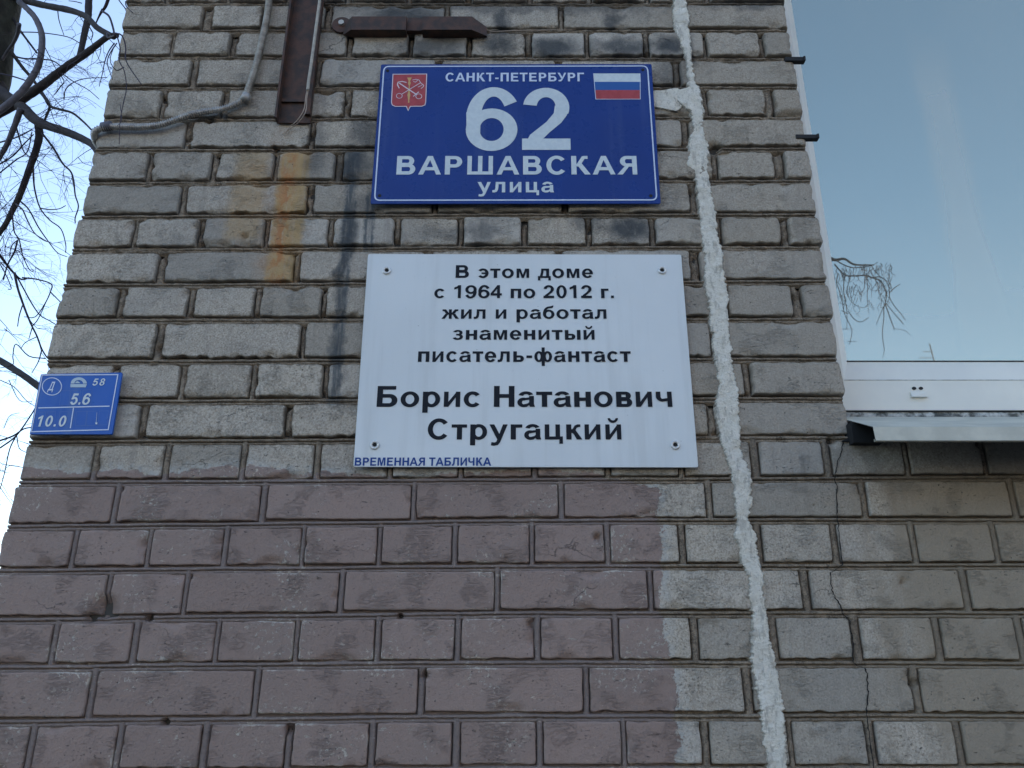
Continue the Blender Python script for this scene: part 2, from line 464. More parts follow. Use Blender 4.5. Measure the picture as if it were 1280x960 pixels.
# centre of the bed joints: photo y at x = 100, 640, 1200
JP = [(4, 4, 4), (37, 37, 38), (71, 72, 73), (109, 109, 108), (149, 147, 146), (187, 186, 185), (228, 226, 225), (270, 268, 268), (312, 309, 308),
      (356, 353, 351), (400, 399, 398), (451, 450, 448), (501, 500, 497), (552, 549, 546), (603, 600, 597), (658, 651, 650), (713, 708, 707),
      (774, 767, 767), (834, 829, 830), (902, 896, 896), (968, 962, 962)]
XS = (100, 640, 1200)
J = [[at(x, y) for x, y in zip(XS, row)] for row in JP]
def jz(k, X):
    """height of bed joint k (k may run past the measured ones) at X"""
    if k < 0: return jz(0, 0) - k * .077
    if k >= len(J): return jz(len(J) - 1, 0) - (k - len(J) + 1) * .077
    a, b, c = J[k]
    X = max(a.x - .2, min(c.x + .2, X))
    if X < b.x: return a.z + (b.z - a.z) * (X - a.x) / (b.x - a.x)
    return b.z + (c.z - b.z) * (X - b.x) / (c.x - b.x)

ROWS = [
 [(157, 206), (214, 282), (290, 358), (366, 432), (440, 508), (516, 582), (590, 658), (666, 732), (740, 806), (812, 880), (887, 981)],   # A
 [(153, 252), (266, 327), (333, 405), (415, 555), (562, 698), (705, 852), (858, 984)],
 [(147, 212), (218, 286), (295, 362), (370, 433), (441, 510), (517, 583), (590, 656), (665, 731), (737, 804), (812, 879), (884, 949), (956, 990)],
 [(136, 237), (247, 393), (401, 544), (552, 694), (702, 842), (851, 997)],
 [(130, 200), (206, 276), (285, 353), (361, 429), (439, 508), (516, 585), (593, 662), (670, 738), (746, 806), (812, 879), (886, 957), (968, 1003)],
 [(119, 230), (240, 386), (394, 545), (553, 698), (706, 852), (862, 1008)],
 [(111, 183), (190, 263), (271, 341), (348, 418), (429, 502), (510, 583), (591, 664), (672, 746), (754, 812), (820, 890), (898, 968), (982, 1015)],
 [(103, 224), (233, 382), (392, 540), (547, 702), (710, 862), (872, 1020)],
 [(91, 165), (173, 246), (255, 329), (336, 409), (417, 492), (500, 572), (580, 651), (660, 732), (740, 812), (820, 897), (903, 976), (987, 1028)],
 [(80, 195), (207, 366), (375, 530), (540, 695), (704, 863), (876, 1033)],
 [(71, 145), (156, 233), (243, 317), (326, 401), (408, 485), (494, 572), (581, 658), (667, 744), (753, 830), (839, 904), (911, 990), (1005, 1042)],
 [(60, 192), (204, 374), (382, 545), (554, 718), (728, 888), (898, 1047)],
 [(50, 136), (145, 222), (232, 312), (321, 402), (410, 491), (500, 581), (590, 670), (680, 760), (770, 850), (860, 930), (940, 1055)],
 [(38, 172), (183, 355), (365, 530), (540, 706), (716, 885), (896, 1063)],
 [(26, 114), (124, 203), (213, 299), (308, 391), (401, 484), (492, 572), (580, 664), (673, 755), (764, 847), (856, 938), (951, 1029), (1041, 1130), (1138, 1227), (1235, 1325)],
 [(12, 140), (150, 324), (334, 513), (521, 697), (706, 882), (892, 1076), (1086, 1262), (1273, 1450)],
 [(-1, 88), (97, 182), (190, 277), (286, 375), (382, 470), (478, 564), (573, 661), (669, 755), (764, 848), (859, 943), (955, 1039), (1050, 1138), (1148, 1240), (1250, 1340)],
 [(-15, 130), (139, 228), (236, 422), (431, 617), (626, 809), (818, 1001), (1015, 1202), (1214, 1400)],
 [(-28, 63), (73, 163), (174, 267), (275, 366), (374, 467), (477, 567), (577, 667), (677, 765), (775, 863), (875, 961), (974, 1064), (1078, 1167), (1180, 1271), (1284, 1375)],
 [(-44, 109), (120, 315), (325, 521), (532, 728), (738, 929), (943, 1140), (1153, 1346)],
 [(-60, 33), (44, 143), (153, 249), (262, 355), (366, 459), (470, 564), (576, 670), (680, 776), (784, 877), (889, 985), (993, 1083), (1097, 1193), (1207, 1303)],
]
TH2 = .0066           # half a bed joint
HOLES = [(131, 761, 13), (112, 771, 6), (185, 772, 4), (362, 912, 5), (531, 844, 4), (500, 770, 3), (747, 671, 4), (1040, 551, 5), (205, 903, 4), (893, 184, 8), (203, 122, 5), (306, 295, 4), (262, 150, 5), (345, 186, 4), (1130, 726, 3), (1142, 855, 4)]
HW = [(at(x, y), r / 700) for x, y, r in HOLES]
def hole_push(X, Z):
    d = np.zeros_like(X)
    for c, r in HW:
        q = np.hypot(X - c.x, (Z - c.z))
        d = np.maximum(d, np.clip(1.4 - q / r, 0, 1) * .016)
    return d

def edge_axis(L, step):
    e = [0, .0009, .0022, .0042, .0072]
    n = max(1, int(round((L - .0144) / step)))
    mid = [.0072 + (L - .0144) * i / n for i in range(1, n)]
    return np.array(e + mid + [L - v for v in reversed(e)])

def brick(x0, x1, z0, z1, seed, upper, yf=None, depth=.09, left_end=False, right_end=False):
    rs = random.Random(seed)
    L, H = x1 - x0, z1 - z0
    u = edge_axis(L, .0065); v = edge_axis(H, .006)
    U, V = np.meshgrid(u, v)
    if yf is None: yf = rs.gauss(0, .0009 if not upper else .0014)
    amp = .0012 if not upper else .0022
    X = x0 + U; Z = z0 + V
    w = lambda d: np.clip(1 - d / .014, 0, 1)
    el = amp * (.35 + fbm(Z * 70, X * 0, seed, 3)); er = amp * (.35 + fbm(Z * 70, X * 0, seed + 5, 3))
    bk = rs.choice((.8, 1.1, 1.7, 2.6)); eb = amp * (.35 + .25 * bk + bk * fbm(X * 75, Z * 0, seed + 9, 4)); et = amp * (.35 + rs.choice((.8, 1.4)) * fbm(X * 75, Z * 0, seed + 13, 4))
    X = X + w(U) * el - w(L - U) * er
    Z = Z + w(V) * eb - w(H - V) * et
    tilt = rs.gauss(0, .005)
    Z = Z + (U - L / 2) * tilt * (.4 if upper else .25)
    r = .0021 if not upper else .0030
    rk = rs.uniform(.7, 1.5)
    r *= rk
    rl = r if not left_end else .011; rr = r if not right_end else .012
    def rnd(d, r):
        q = np.clip(d / r, 0, 1); return r * (1 - np.sqrt(1 - (1 - q) ** 2))
    rnm = 1 + .5 * fbm(U * 45, V * 45, seed + 3, 2)
    Y = np.maximum(np.maximum(rnd(U, rl), rnd(L - U, rr)), np.maximum(rnd(V, r), rnd(H - V, r * .8))) * rnm
    # rounded corners of the outline
    cr = .009 if upper else .006
    for cu, cv in ((U, V), (L - U, V), (U, H - V), (L - U, H - V)):
        k = np.hypot(np.clip(cr - cu, 0, None), np.clip(cr - cv, 0, None))
        Y = Y + np.clip(k - cr * .95, 0, None) * 2.2
    Y = Y + .0007 * fbm(U * 18, V * 18, seed + 21, 3)
    if rs.random() < (.35 if upper else .45):
        m = np.clip(fbm(U * 14, V * 20, seed + 31, 2) * 2.2, 0, 1)
        Y = Y + m * .0016 * (1 + fbm(U * 120, V * 190, seed + 33, 3))
    for i in range(rs.choice((2, 3, 4, 5, 6) if upper else (0, 1, 2, 3))):
        t = rs.random(); side = rs.choice('bbtlr')
        cu, cv = {'b': (t * L, 0), 't': (t * L, H), 'l': (0, t * H), 'r': (L, t * H)}[side]
        rad = rs.uniform(.004, .014); ax = rs.uniform(1, 2.6)
        q = np.hypot((U - cu) / ax, V - cv) if side in 'bt' else np.hypot(U - cu, (V - cv))
        Y = Y + np.clip(rad * (1 + .35 * fbm(U * 90, V * 90, seed + i, 2)) - q, 0, .0075) * .8
    Y = Y + hole_push(X, Z)
    Y = Y + yf
    nv, nu = U.shape
    verts = np.stack([X, Y, Z], -1).reshape(-1, 3)
    idx = np.arange(nu * nv).reshape(nv, nu)
    a, b, c, d = idx[:-1, :-1], idx[:-1, 1:], idx[1:, 1:], idx[1:, :-1]
    faces = np.stack([a, b, c, d], -1).reshape(-1, 4).tolist()
    ring = list(idx[0, :]) + list(idx[1:, -1]) + list(idx[-1, -2::-1]) + list(idx[-2:0:-1, 0])
    base = len(verts)
    back = verts[ring].copy(); back[:, 1] = yf + depth
    n = len(ring)
    faces += [(int(ring[(i + 1) % n]), int(ring[i]), base + i, base + (i + 1) % n) for i in range(n)]
    faces.append(tuple(base + i for i in range(n - 1, -1, -1)))
    o = mesh_obj('brick', np.vstack([verts, back]), faces, M['brick'], bld, True)
    e = np.minimum(np.minimum(U, L - U), np.minimum(V, H - V))
    at_ = o.data.attributes.new('rim', 'FLOAT', 'POINT')
    at_.data.foreach_set('value', np.concatenate([(1 - np.clip(e / .013, 0, 1)).ravel(), np.ones(n)]).astype(np.float32))
    return o

def strip_mesh(name, P0, axis, length, half, prof, seed, ns, mat, amp, clean):
    pass

WALLBRICKS = []
EDGE_L, EDGE_R = [], []
for k, row in enumerate(ROWS):
    ym = at(640, ((JP[k - 1][1] if k else -29) + JP[k][1]) / 2)
    pym = ((JP[k - 1][1] if k else -29) + JP[k][1]) / 2
    out = []
    for (a, b) in row:
        xa, xb = at(a, pym).x, at(b, pym).x
        out.append((xa, xb))
    EDGE_L.append(out[0][0]); EDGE_R.append(out[-1][1])
    for i, (xa, xb) in enumerate(out):
        xc = (xa + xb) / 2
        z1 = jz(k - 1, xc) - TH2; z0 = jz(k, xc) + TH2
        up = k < 14
        # bricks stand about 3 mm into the nominal joint gap so their ragged edges meet the mortar
        brick(xa - .0006, xb + .0006, z0, z1, 1000 + k * 40 + i, up, left_end=(i == 0), right_end=(k < 14 and i == len(out) - 1), depth=.11 if i == 0 or (k < 14 and i == len(out) - 1) else .05)
    WALLBRICKS.append(out)

# bed joints: one strip per course, tooled into a bead with a dark groove above and below
def bed(k, X0, X1):
    n = int((X1 - X0) / .0026)
    Xs = np.linspace(X0, X1, n)
    clean = 1.0 if k >= 14 else (.80 if k in (11, 12, 13, 7, 5, 9) else .58)
    zc = np.array([jz(k, x) for x in Xs]) + .0011 * fbm(Xs * 5, 0 * Xs, 300 + k, 2) + .0004 * fbm(Xs * 40, 0 * Xs, 330 + k, 2)
    #        t (of half height)   depth behind the brick faces
    prof = [(1.55, .016), (1.02, .0145), (.72, .0135), (.60, .0042), (.45, .0016), (.15, .0008), (-.08, .0018), (-.17, .0090), (-.34, .0098), (-.44, .0040), (-.75, .0022), (-1.02, .0034), (-1.6, .012)]
    T = np.array([p[0] for p in prof]); Dp = np.array([p[1] for p in prof])
    Xg, Tg = np.meshgrid(Xs, T)
    Dg = np.repeat(Dp[:, None], n, 1)
    rough = (1 - clean)
    flat = .0056 + .0050 * fbm(Xg * 60, Tg * 2.2, 400 + k, 4) + .005 * np.clip(np.abs(Tg) - .70, 0, 1)
    loc = np.clip(rough * 1.3 + .5 * fbm(Xg * 7, Xg * 0, 420 + k, 2), 0, .9)
    inner = (np.abs(Tg) < 1.1)
    Dg = np.where(inner, Dg * (1 - loc) + flat * loc, Dg)
    Dg = Dg + (.0006 + .0044 * rough) * fbm(Xg * 130, Tg * 2.5, 440 + k, 4)
    Zg = zc[None, :] + Tg * TH2 + .0005 * fbm(Xg * 50, Tg * 3, 460 + k, 2)
    if k >= 14: Dg = np.where(Xg < .235, Dg * .78, Dg)
    Dg = Dg + hole_push(Xg, Zg) * 1.2
    Dg = np.maximum(Dg, .0008)
    vs = np.stack([Xg, Dg, Zg], -1).reshape(-1, 3)
    idx = np.arange(len(T) * n).reshape(len(T), n)
    a, b, c, d = idx[:-1, :-1], idx[:-1, 1:], idx[1:, 1:], idx[1:, :-1]
    return mesh_obj('mortar_bed', vs, np.stack([d, c, b, a], -1).reshape(-1, 4).tolist(), M['mortar'], bld, True)

for k in range(len(ROWS)):
    lo = max(EDGE_L[k], EDGE_L[min(k + 1, len(ROWS) - 1)]) + .005
    if k < 13: hi = min(EDGE_R[k], EDGE_R[k + 1]) - .006
    else: hi = 1.25
    bed(k, lo, hi)

def head(xa, xb, z0, z1, seed, upper):
    """vertical joint between two bricks"""
    w = xb - xa; h = z1 - z0
    us = np.array([-.35, -.03, .10, .20, .5, .80, .90, 1.03, 1.35]); n = 16
    d0 = np.array([.014, .0130, .0120, .0030, .0020, .0030, .0120, .0130, .014]) if not upper else np.array([.0162, .0150, .0115, .0065, .0055, .0065, .0115, .0150, .0162])
    rs = random.Random(seed)
    extra = rs.choice((0, 0, .001, .003)) if upper else rs.choice((0, 0, 0, .0015))
    vv = np.linspace(-.08, 1.08, n)
    Ug, Vg = np.meshgrid(us, vv)
    X = xa + Ug * w + .0006 * fbm(Vg * 3, Ug, seed, 2); Z = z0 + Vg * h
    D = np.repeat(d0[None, :], n, 0) + extra + (.0008 if not upper else .0045) * fbm(Ug * 2.5, Vg * 7, seed + 2, 4)
    if not upper and xa < .235: D = D * .80
    if upper:
        for q in range(rs.choice((0, 1, 1, 2))):
            hx, hz, hr = rs.uniform(xa, xb), rs.choice((z0 + .002, z1 - .002, rs.uniform(z0, z1))), rs.uniform(.0035, .0075)
            D = D + np.clip(1.3 - np.hypot(X - hx, (Z - hz) * .7) / hr, 0, 1) * .016
    D = D + hole_push(X, Z)
    vs = np.stack([X, np.maximum(D, .001), Z], -1).reshape(-1, 3)
    idx = np.arange(X.size).reshape(X.shape)
    a, b, c, d = idx[:-1, :-1], idx[:-1, 1:], idx[1:, 1:], idx[1:, :-1]
    mesh_obj('mortar_joint', vs, np.stack([a, b, c, d], -1).reshape(-1, 4).tolist(), M['mortar'], bld, True)

for k, out in enumerate(WALLBRICKS):
    for i in range(len(out) - 1):
        xa, xb = out[i][1], out[i + 1][0]
        xc = (xa + xb) / 2
        head(xa, xb, jz(k, xc) + TH2, jz(k - 1, xc) - TH2, 7000 + 40 * k + i, k < 14)

# plain bricks of the wall beyond the picture, of the side wall round the corner: joined
LX = -.90            # nominal inner line of the corner, measured below
LX = sum(EDGE_L) / len(EDGE_L)
RX = sum(EDGE_R[:14]) / 14
om = MB(); rs = random.Random(5)
ZTOP = 5.6
def far_brick(m, x0, x1, z0, z1, y0=0.0):
    m.box(x0, y0, z0, x1, y0 + (.115 if x0 < LX + .01 else .05), z1)
SILLZ = jz(13, .8)
WX0, WX1, WZ1 = RX - .003, RX + 1.45, SILLZ + 1.38
k = -1
zt = jz(-1, 0) - .0
kk = 0
while True:                                   # above the picture
    z0 = jz(-1, 0) + kk * .077 + TH2; z1 = z0 + .077 - 2 * TH2
    if z1 > ZTOP: break
    x = LX + rs.uniform(-.003, .003)
    L = .25 if kk % 2 else .12
    while x < 3.4:
        e = min(x + L, 3.4)
        if z0 < WZ1 and e > WX0 - .02 and x < WX1: 
            if x < WX0 - .03: far_brick(om, x, WX0, z0, z1, rs.uniform(-.001, .001))
            x = WX1 if x < WX1 else e + .012
            continue
        far_brick(om, x, e, z0, z1, rs.uniform(-.001, .001)); x = e + .012
    kk += 1
for kk in range(0, 40):                       # below the picture, down to the ground
    k = len(J) + kk
    z1 = jz(k - 1, 0) - TH2; z0 = max(0.0, jz(k, 0) + TH2)
    if z1 < .02: break
    x = LX + rs.uniform(-.003, .003); L = .25 if kk % 2 == 0 else .12
    while x < 3.4:
        e = min(x + L, 3.4); far_brick(om, x, e, z0, z1, rs.uniform(-.001, .001)); x = e + .012
for k in range(len(ROWS)):                    # right of the picture
    z1 = jz(k - 1, 1) - TH2; z0 = jz(k, 1) + TH2
    x = (WALLBRICKS[k][-1][1] + .012) if k >= 14 else WX1
    L = .25 if k % 2 else .12
    while x < 3.4:
        e = min(x + L, 3.4); far_brick(om, x, e, z0, z1, rs.uniform(-.001, .001)); x = e + .012
o = om.build('outer_bricks', M['brick'], bld); o['kind'] = 'stuff'
sm = MB()
kk = -40
for kk in range(-34, 60):                     # side wall, round the left corner
    z1 = jz(kk - 1, LX) - TH2; z0 = jz(kk, LX) + TH2
    if z1 < .02 or z0 > ZTOP: continue
    z0 = max(z0, 0)
    xe = EDGE_L[kk] if 0 <= kk < len(ROWS) else LX
    y = .122
    L = .12 if kk % 2 else .25
    while y < 5.0:
        sm.box(xe + rs.uniform(-.001, .001) + .002, y, z0, xe + .05, min(y + L, 5), z1); y += L + .012; L = .25
o = sm.build('side_bricks', M['brick'], bld); o['kind'] = 'stuff'

cm = MB()                                     # the body of the wall behind the bricks
cm.box(LX + .022, .0165, 0, 3.4, .38, SILLZ - .02)
cm.box(LX + .022, .0165, SILLZ - .02, WX0 - .028, .38, ZTOP)
cm.box(WX1 + .01, .0165, SILLZ - .02, 3.4, .38, ZTOP)
cm.box(WX0 - .028, .0165, WZ1, WX1 + .01, .38, ZTOP)
cm.box(LX + .012, .38, 0, LX + .42, 5.0, ZTOP)
cm.box(LX + .42, 4.6, 0, 3.4, 5.0, ZTOP)
cm.box(3.0, .38, 0, 3.4, 4.6, ZTOP)
cm.build('wall_core', M['core'], bld)
m = MB(); m.box(3.402, .003, 0, 26, 10, 15); m.build('far_wall', M['brick'], bld)
m = MB(); m.box(LX + .002, .003, ZTOP, 3.4, 10.0, 15.0); m.box(LX + .002, 5.0, 0, 3.4, 10.0, ZTOP); m.build('upper_wall', M['brick'], bld)

# cement smear filling the long vertical crack
SM = [(-420, 799, 820), (-200, 818, 839), (-60, 832, 853), (0, 838, 859), (20, 839, 862), (40, 842, 862), (55, 848, 864), (70, 853, 866), (85, 857, 867), (100, 858, 870), (108, 858, 874), (114, 842, 877), (122, 838, 879), (131, 846, 881), (138, 860, 882),
      (150, 863, 880), (165, 864, 880), (178, 858, 886), (190, 860, 889), (205, 857, 887), (218, 866, 888), (230, 869, 888), (250, 870, 892), (270, 873, 896), (290, 875, 898), (310, 877, 903), (330, 878, 906), (350, 879, 908),
      (370, 882, 912), (390, 885, 911), (410, 887, 914), (430, 889, 917), (450, 891, 917), (470, 893, 920), (480, 897, 922), (500, 893, 925), (520, 893, 926), (540, 897, 928), (560, 902, 926), (580, 908, 936), (595, 912, 940),
      (610, 915, 941), (630, 917, 942), (650, 919, 937), (665, 916, 945), (680, 920, 948), (695, 923, 950), (720, 932, 956), (750, 935, 957), (770, 938, 961), (800, 937, 966), (830, 938, 973), (860, 943, 977), (890, 948, 981),
      (920, 952, 984), (960, 958, 986), (1000, 960, 990), (1040, 964, 992)]
def smear(name, rows, seed, proud=.0034):
    yy = [r[0] for r in rows]
    ys = np.arange(yy[0], yy[-1], .9)
    xl = np.interp(ys, yy, [r[1] for r in rows]); xr = np.interp(ys, yy, [r[2] for r in rows])
    xl = xl + .8 + 1.6 * fbm(ys / 16, ys * 0, seed, 2) + 3.0 * fbm(ys / 3.5, ys * 0, seed + 1, 4); xr = xr - .8 + 1.6 * fbm(ys / 16, ys * 0, seed + 4, 2) + 3.0 * fbm(ys / 3.5, ys * 0, seed + 5, 4)
    q = np.array([-.03, 0, .05, .12, .22, .34, .46, .58, .70, .80, .89, .95, 1.0, 1.03])
    A = np.array([at(0, y) for y in ys]); Bx = np.array([[at(a, y).x, at(b, y).x] for a, b, y in zip(xl, xr, ys)])
    X = Bx[:, :1] + (Bx[:, 1:] - Bx[:, :1]) * q[None, :]
    Z = np.repeat(A[:, 2:3], len(q), 1)
    e = np.minimum(q, 1 - q)[None, :] * (Bx[:, 1:] - Bx[:, :1])
    D = -proud * np.clip(e / .003, -1.5, 1) ** 1 + .0022 * fbm(X * 110, Z * 90, seed + 9, 5) - .0012 * np.clip(fbm(X * 45, Z * 30, seed + 19, 2) * 2, -1, 1)
    D = np.where(e <= 0, .010, D)
    vs = np.stack([X, D, Z], -1).reshape(-1, 3)
    idx = np.arange(X.size).reshape(X.shape)
    a, b, c, d = idx[:-1, :-1], idx[:-1, 1:], idx[1:, 1:], idx[1:, :-1]
    o = mesh_obj(name, vs, np.stack([d, c, b, a], -1).reshape(-1, 4).tolist(), M['plaster'], bld, True)
    at_ = o.data.attributes.new('rim', 'FLOAT', 'POINT')
    at_.data.foreach_set('value', (1 - np.clip(e / .009, 0, 1)).ravel().astype(np.float32))
    return o
smear('cement_smear', SM, 51)
smear('cement_smear', [(111, 838, 850), (115, 812, 850), (120, 806, 852), (126, 803, 850), (132, 806, 856), (137, 826, 850), (139, 838, 846)], 77, .0024)

# hairline crack running down the lower right of the wall
CR = [(1053, 552), (1051, 566), (1046, 577), (1044, 590), (1043, 600), (1046, 608), (1045, 622), (1046, 640), (1047, 652), (1048, 670), (1050, 690), (1053, 706), (1038, 716), (1039, 735), (1042, 745), (1050, 757),
      (1053, 768), (1061, 776), (1063, 790), (1066, 805), (1065, 824), (1070, 832), (1080, 835), (1083, 842), (1083, 858), (1085, 866), (1083, 880), (1082, 892), (1084, 905), (1085, 915), (1088, 935), (1091, 952), (1094, 980)]
cp = []
rs = random.Random(3)
for (a, b) in zip(CR[:-1], CR[1:]):
    for i in range(4):
        t = i / 4; cp.append((a[0] + (b[0] - a[0]) * t + rs.gauss(0, .5), a[1] + (b[1] - a[1]) * t))
cv = []; cf = []
for i, (x, y) in enumerate(cp):
    p = at(x, y); w = rs.uniform(.0005, .0014)
    cv += [(p.x - w, -.0026, p.z), (p.x + w, -.0026, p.z)]
    if i: cf.append((2 * i - 2, 2 * i - 1, 2 * i + 1, 2 * i))
cr_o = mesh_obj('crack', cv, cf, M['crack'], bld)

# ------------------------------------------------------------------ window right of the pier
win = empty('window', (0, 0, 0), bld)
WY = .10
gl = at(1062, 449, WY); ledge = at(1062, 475, WY); fb = at(1062, 513, WY)
fx0 = RX + .004
zt = WZ1 - .01
gx = gl.x
wm = MB()
# outer frame with mitred look: left jamb, bottom rail, head, right jamb
bead = .017
wm.box(fx0 - .03, WY, ledge.z, gx - bead, WY + .07, zt)
wm.box(fx0 - .03, WY + .0004, fb.z, WX1, WY + .07, ledge.z)
wm.box(gx - bead, WY + .0004, zt - .07, WX1, WY + .07, zt)
wm.box(WX1 - .06, WY + .0004, ledge.z, WX1, WY + .07, zt - .07)
wm.build('window_frame', M['pvc'], win)
bm = MB()
def beadprofile(x0, z0, x1, z1):
    """sloping glazing bead from the frame down to the pane"""
    y0, y1 = WY + .002, WY + .012
    bm.add([(x0, y0, z0), (x1, y0, z0), (x1, y0, z1), (x0, y0, z1), (x0 + bead, y1, gl.z), (x1 - bead, y1, gl.z), (x1 - bead, y1, z1 - bead), (x0 + bead, y1, z1 - bead)],
           [(0, 1, 5, 4), (1, 2, 6, 5), (2, 3, 7, 6), (3, 0, 4, 7)])
beadprofile(gx - bead, ledge.z + .0006, WX1 - .06, zt - .07)
bm.build('glazing_bead', M['pvc'], win)
sl = MB()
sl.box(gx - .0012, WY + .0105, gl.z - .0012, WX1 - .07, WY + .0115, gl.z + .0012)
sl.build('glazing_seal', M['black'], win)
s2 = MB(); s2.box(gx - bead, WY - .0004, ledge.z - .0006, WX1 - .061, WY + .002, ledge.z + .0005); s2.build('frame_joint', simple('joint_dirt', (.22, .23, .23), .9, (.5, .52, .53), 70), win)
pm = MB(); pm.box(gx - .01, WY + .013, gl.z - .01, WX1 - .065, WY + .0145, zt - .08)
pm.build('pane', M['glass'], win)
# drainage cap on the bottom rail
dc = empty('drain_cap', (0, 0, 0), win)
a, b = at(1139, 489.5, WY - .006), at(1160, 496, WY - .006)
m = MB(); m.box(a.x, WY - .006, b.z, b.x, WY, a.z); m.build('cap_body', M['pvc'], dc) if False else None
m1 = MB(); m1.prism([(a.x, WY - .007, b.z), (b.x, WY - .007, b.z), (b.x, WY - .007, a.z - .001), (a.x, WY - .003, a.z + .001)], (0, .0065, 0))
dcap = m1.build('drain_cap_body', M['pvc'], win)
m2 = MB()
for q in (1142.5, 1151):
    c = at(q, 485.5, WY)
    m2.prism([(c.x + .0042 * math.cos(t), WY - .0012, c.z + .0032 * math.sin(t)) for t in [i * PI / 5 for i in range(10)]], (0, .0016, 0))
    m2.build('drain_hole', M['black'], win); m2 = MB()
bpy.data.objects.remove(dc)
# sealant strip and the flashing sill
sa = at(1062, 513, WY); 
ft = at(1062, 521, WY - .005)
m = MB()
n = 150
xs = np.linspace(fx0 - .02, WX1, n)
vs = []; fs = []
for i, x in enumerate(xs):
    for j, t in enumerate((0, .3, .6, 1)):
        z = sa.z - .002 + (ft.z - .006 - sa.z) * t
        vs.append((x, WY + .002 - .004 * math.sin(PI * t) * (1 + float(noise2(x * 90, t * 3, 4))) , z))
for i in range(n - 1):
    for j in range(3):
        q = i * 4 + j; fs.append((q + 1, q + 5, q + 4, q))
mesh_obj('sealant_strip', vs, fs, M['foam'], win, True)
m = MB(); m.box(fx0 - .02, WY - .002, sa.z - .0030, WX1, WY + .02, sa.z - .0004); m.build('frame_gasket', M['black'], win)
# sill: a sheet sloping out over the wall with a folded drip edge
SY = -.150
XE = WX1 + .03
A_, B_, C_, D_ = at(1062, 521, WY - .006), at(1063.5, 526, -.002), at(1091, 533.5, SY), at(1094, 551, SY)
def sheet(m, dz, dy):
    m.add([(RX - .01, A_.y, A_.z + dz), (B_.x, B_.y, B_.z + dz), (C_.x, SY + dy, C_.z + dz), (XE, SY + dy, C_.z + dz), (XE, A_.y, A_.z + dz), (XE, 0, B_.z + dz)],
          [(0, 1, 5, 4), (1, 2, 3, 5)])
m = MB()
sheet(m, 0, 0)
zl = D_.z
m.add([(C_.x, SY, C_.z), (D_.x, SY - .002, zl), (XE, SY - .002, zl), (XE, SY, C_.z), (D_.x, SY + .004, zl - .0010), (XE, SY + .004, zl - .0010), (D_.x, SY + .004, zl + .004), (XE, SY + .004, zl + .004)],
      [(0, 1, 2, 3), (1, 4, 5, 2), (4, 6, 7, 5)])
m.build('window_sill', M['sill'], bld)
m = MB(); sheet(m, -.0012, .0012)  # black sheet and filler added as the dark shade under the sill
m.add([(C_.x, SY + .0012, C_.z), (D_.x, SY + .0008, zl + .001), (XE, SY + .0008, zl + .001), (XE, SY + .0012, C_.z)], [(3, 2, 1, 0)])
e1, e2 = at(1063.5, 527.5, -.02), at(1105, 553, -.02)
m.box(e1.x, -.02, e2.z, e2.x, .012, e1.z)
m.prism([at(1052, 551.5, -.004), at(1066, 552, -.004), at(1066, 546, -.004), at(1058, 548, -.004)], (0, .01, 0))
m.build('sill_shadow_fill', M['black'], bld)
zf = B_.z
m = MB(); m.box(RX - .035, .012, SILLZ - .02, WX1 + .02, .36, zf - .006); m.build('sill_mortar', M['mortar'], bld)

# room behind the glass
m = MB()
m.add([(RX - .3, .36, SILLZ - 1), (2.9, .36, SILLZ - 1), (2.9, 3, SILLZ - 1), (RX - .3, 3, SILLZ - 1), (RX - .3, .36, SILLZ + 2), (2.9, .36, SILLZ + 2), (2.9, 3, SILLZ + 2), (RX - .3, 3, SILLZ + 2)],
      [(0, 1, 2, 3), (7, 6, 5, 4), (1, 5, 6, 2), (2, 6, 7, 3), (3, 7, 4, 0)])
m.build('room_wall', M['room'], bld)
m = MB(); m.add([(RX - .028, WY + .05, SILLZ), (RX - .028, .37, SILLZ), (RX - .028, .37, ZTOP - .4), (RX - .028, WY + .05, ZTOP - .4)], [(0, 1, 2, 3)])
m.build('reveal_lining', M['room'], bld)
vs = []; fs = []; n = 220
c0, c1 = Vector((RX - .02, 0, 0)), Vector((WX1 + .05, 0, 0))
for i in range(n):
    x = c0.x + (c1.x - c0.x) * i / (n - 1); y = .195 + .012 * math.sin(i * .9) + .006 * math.sin(i * 2.3)
    vs += [(x, y, SILLZ - .2), (x, y, WZ1 + .1)]
    if i: fs.append((2 * i - 2, 2 * i, 2 * i + 1, 2 * i - 1))
mesh_obj('curtain', vs, fs, M['curtain'], bld, True)

# flat steel pegs left in the joints at the reveal
for (x0, y0, x1, y1) in ((993, 71, 1007, 75.5), (1007, 168, 1024, 172.5)):
    a, b = at(x0, y0, -.004), at(x1, y1, -.004)
    m = MB(); m.box(a.x - .02, -.004, b.z, b.x, .008, a.z)
    m.box(b.x - .004, -.0055, b.z + .0003, b.x + .0003, .0085, a.z + .001)
    m.build('steel_peg', M['black'], bld)
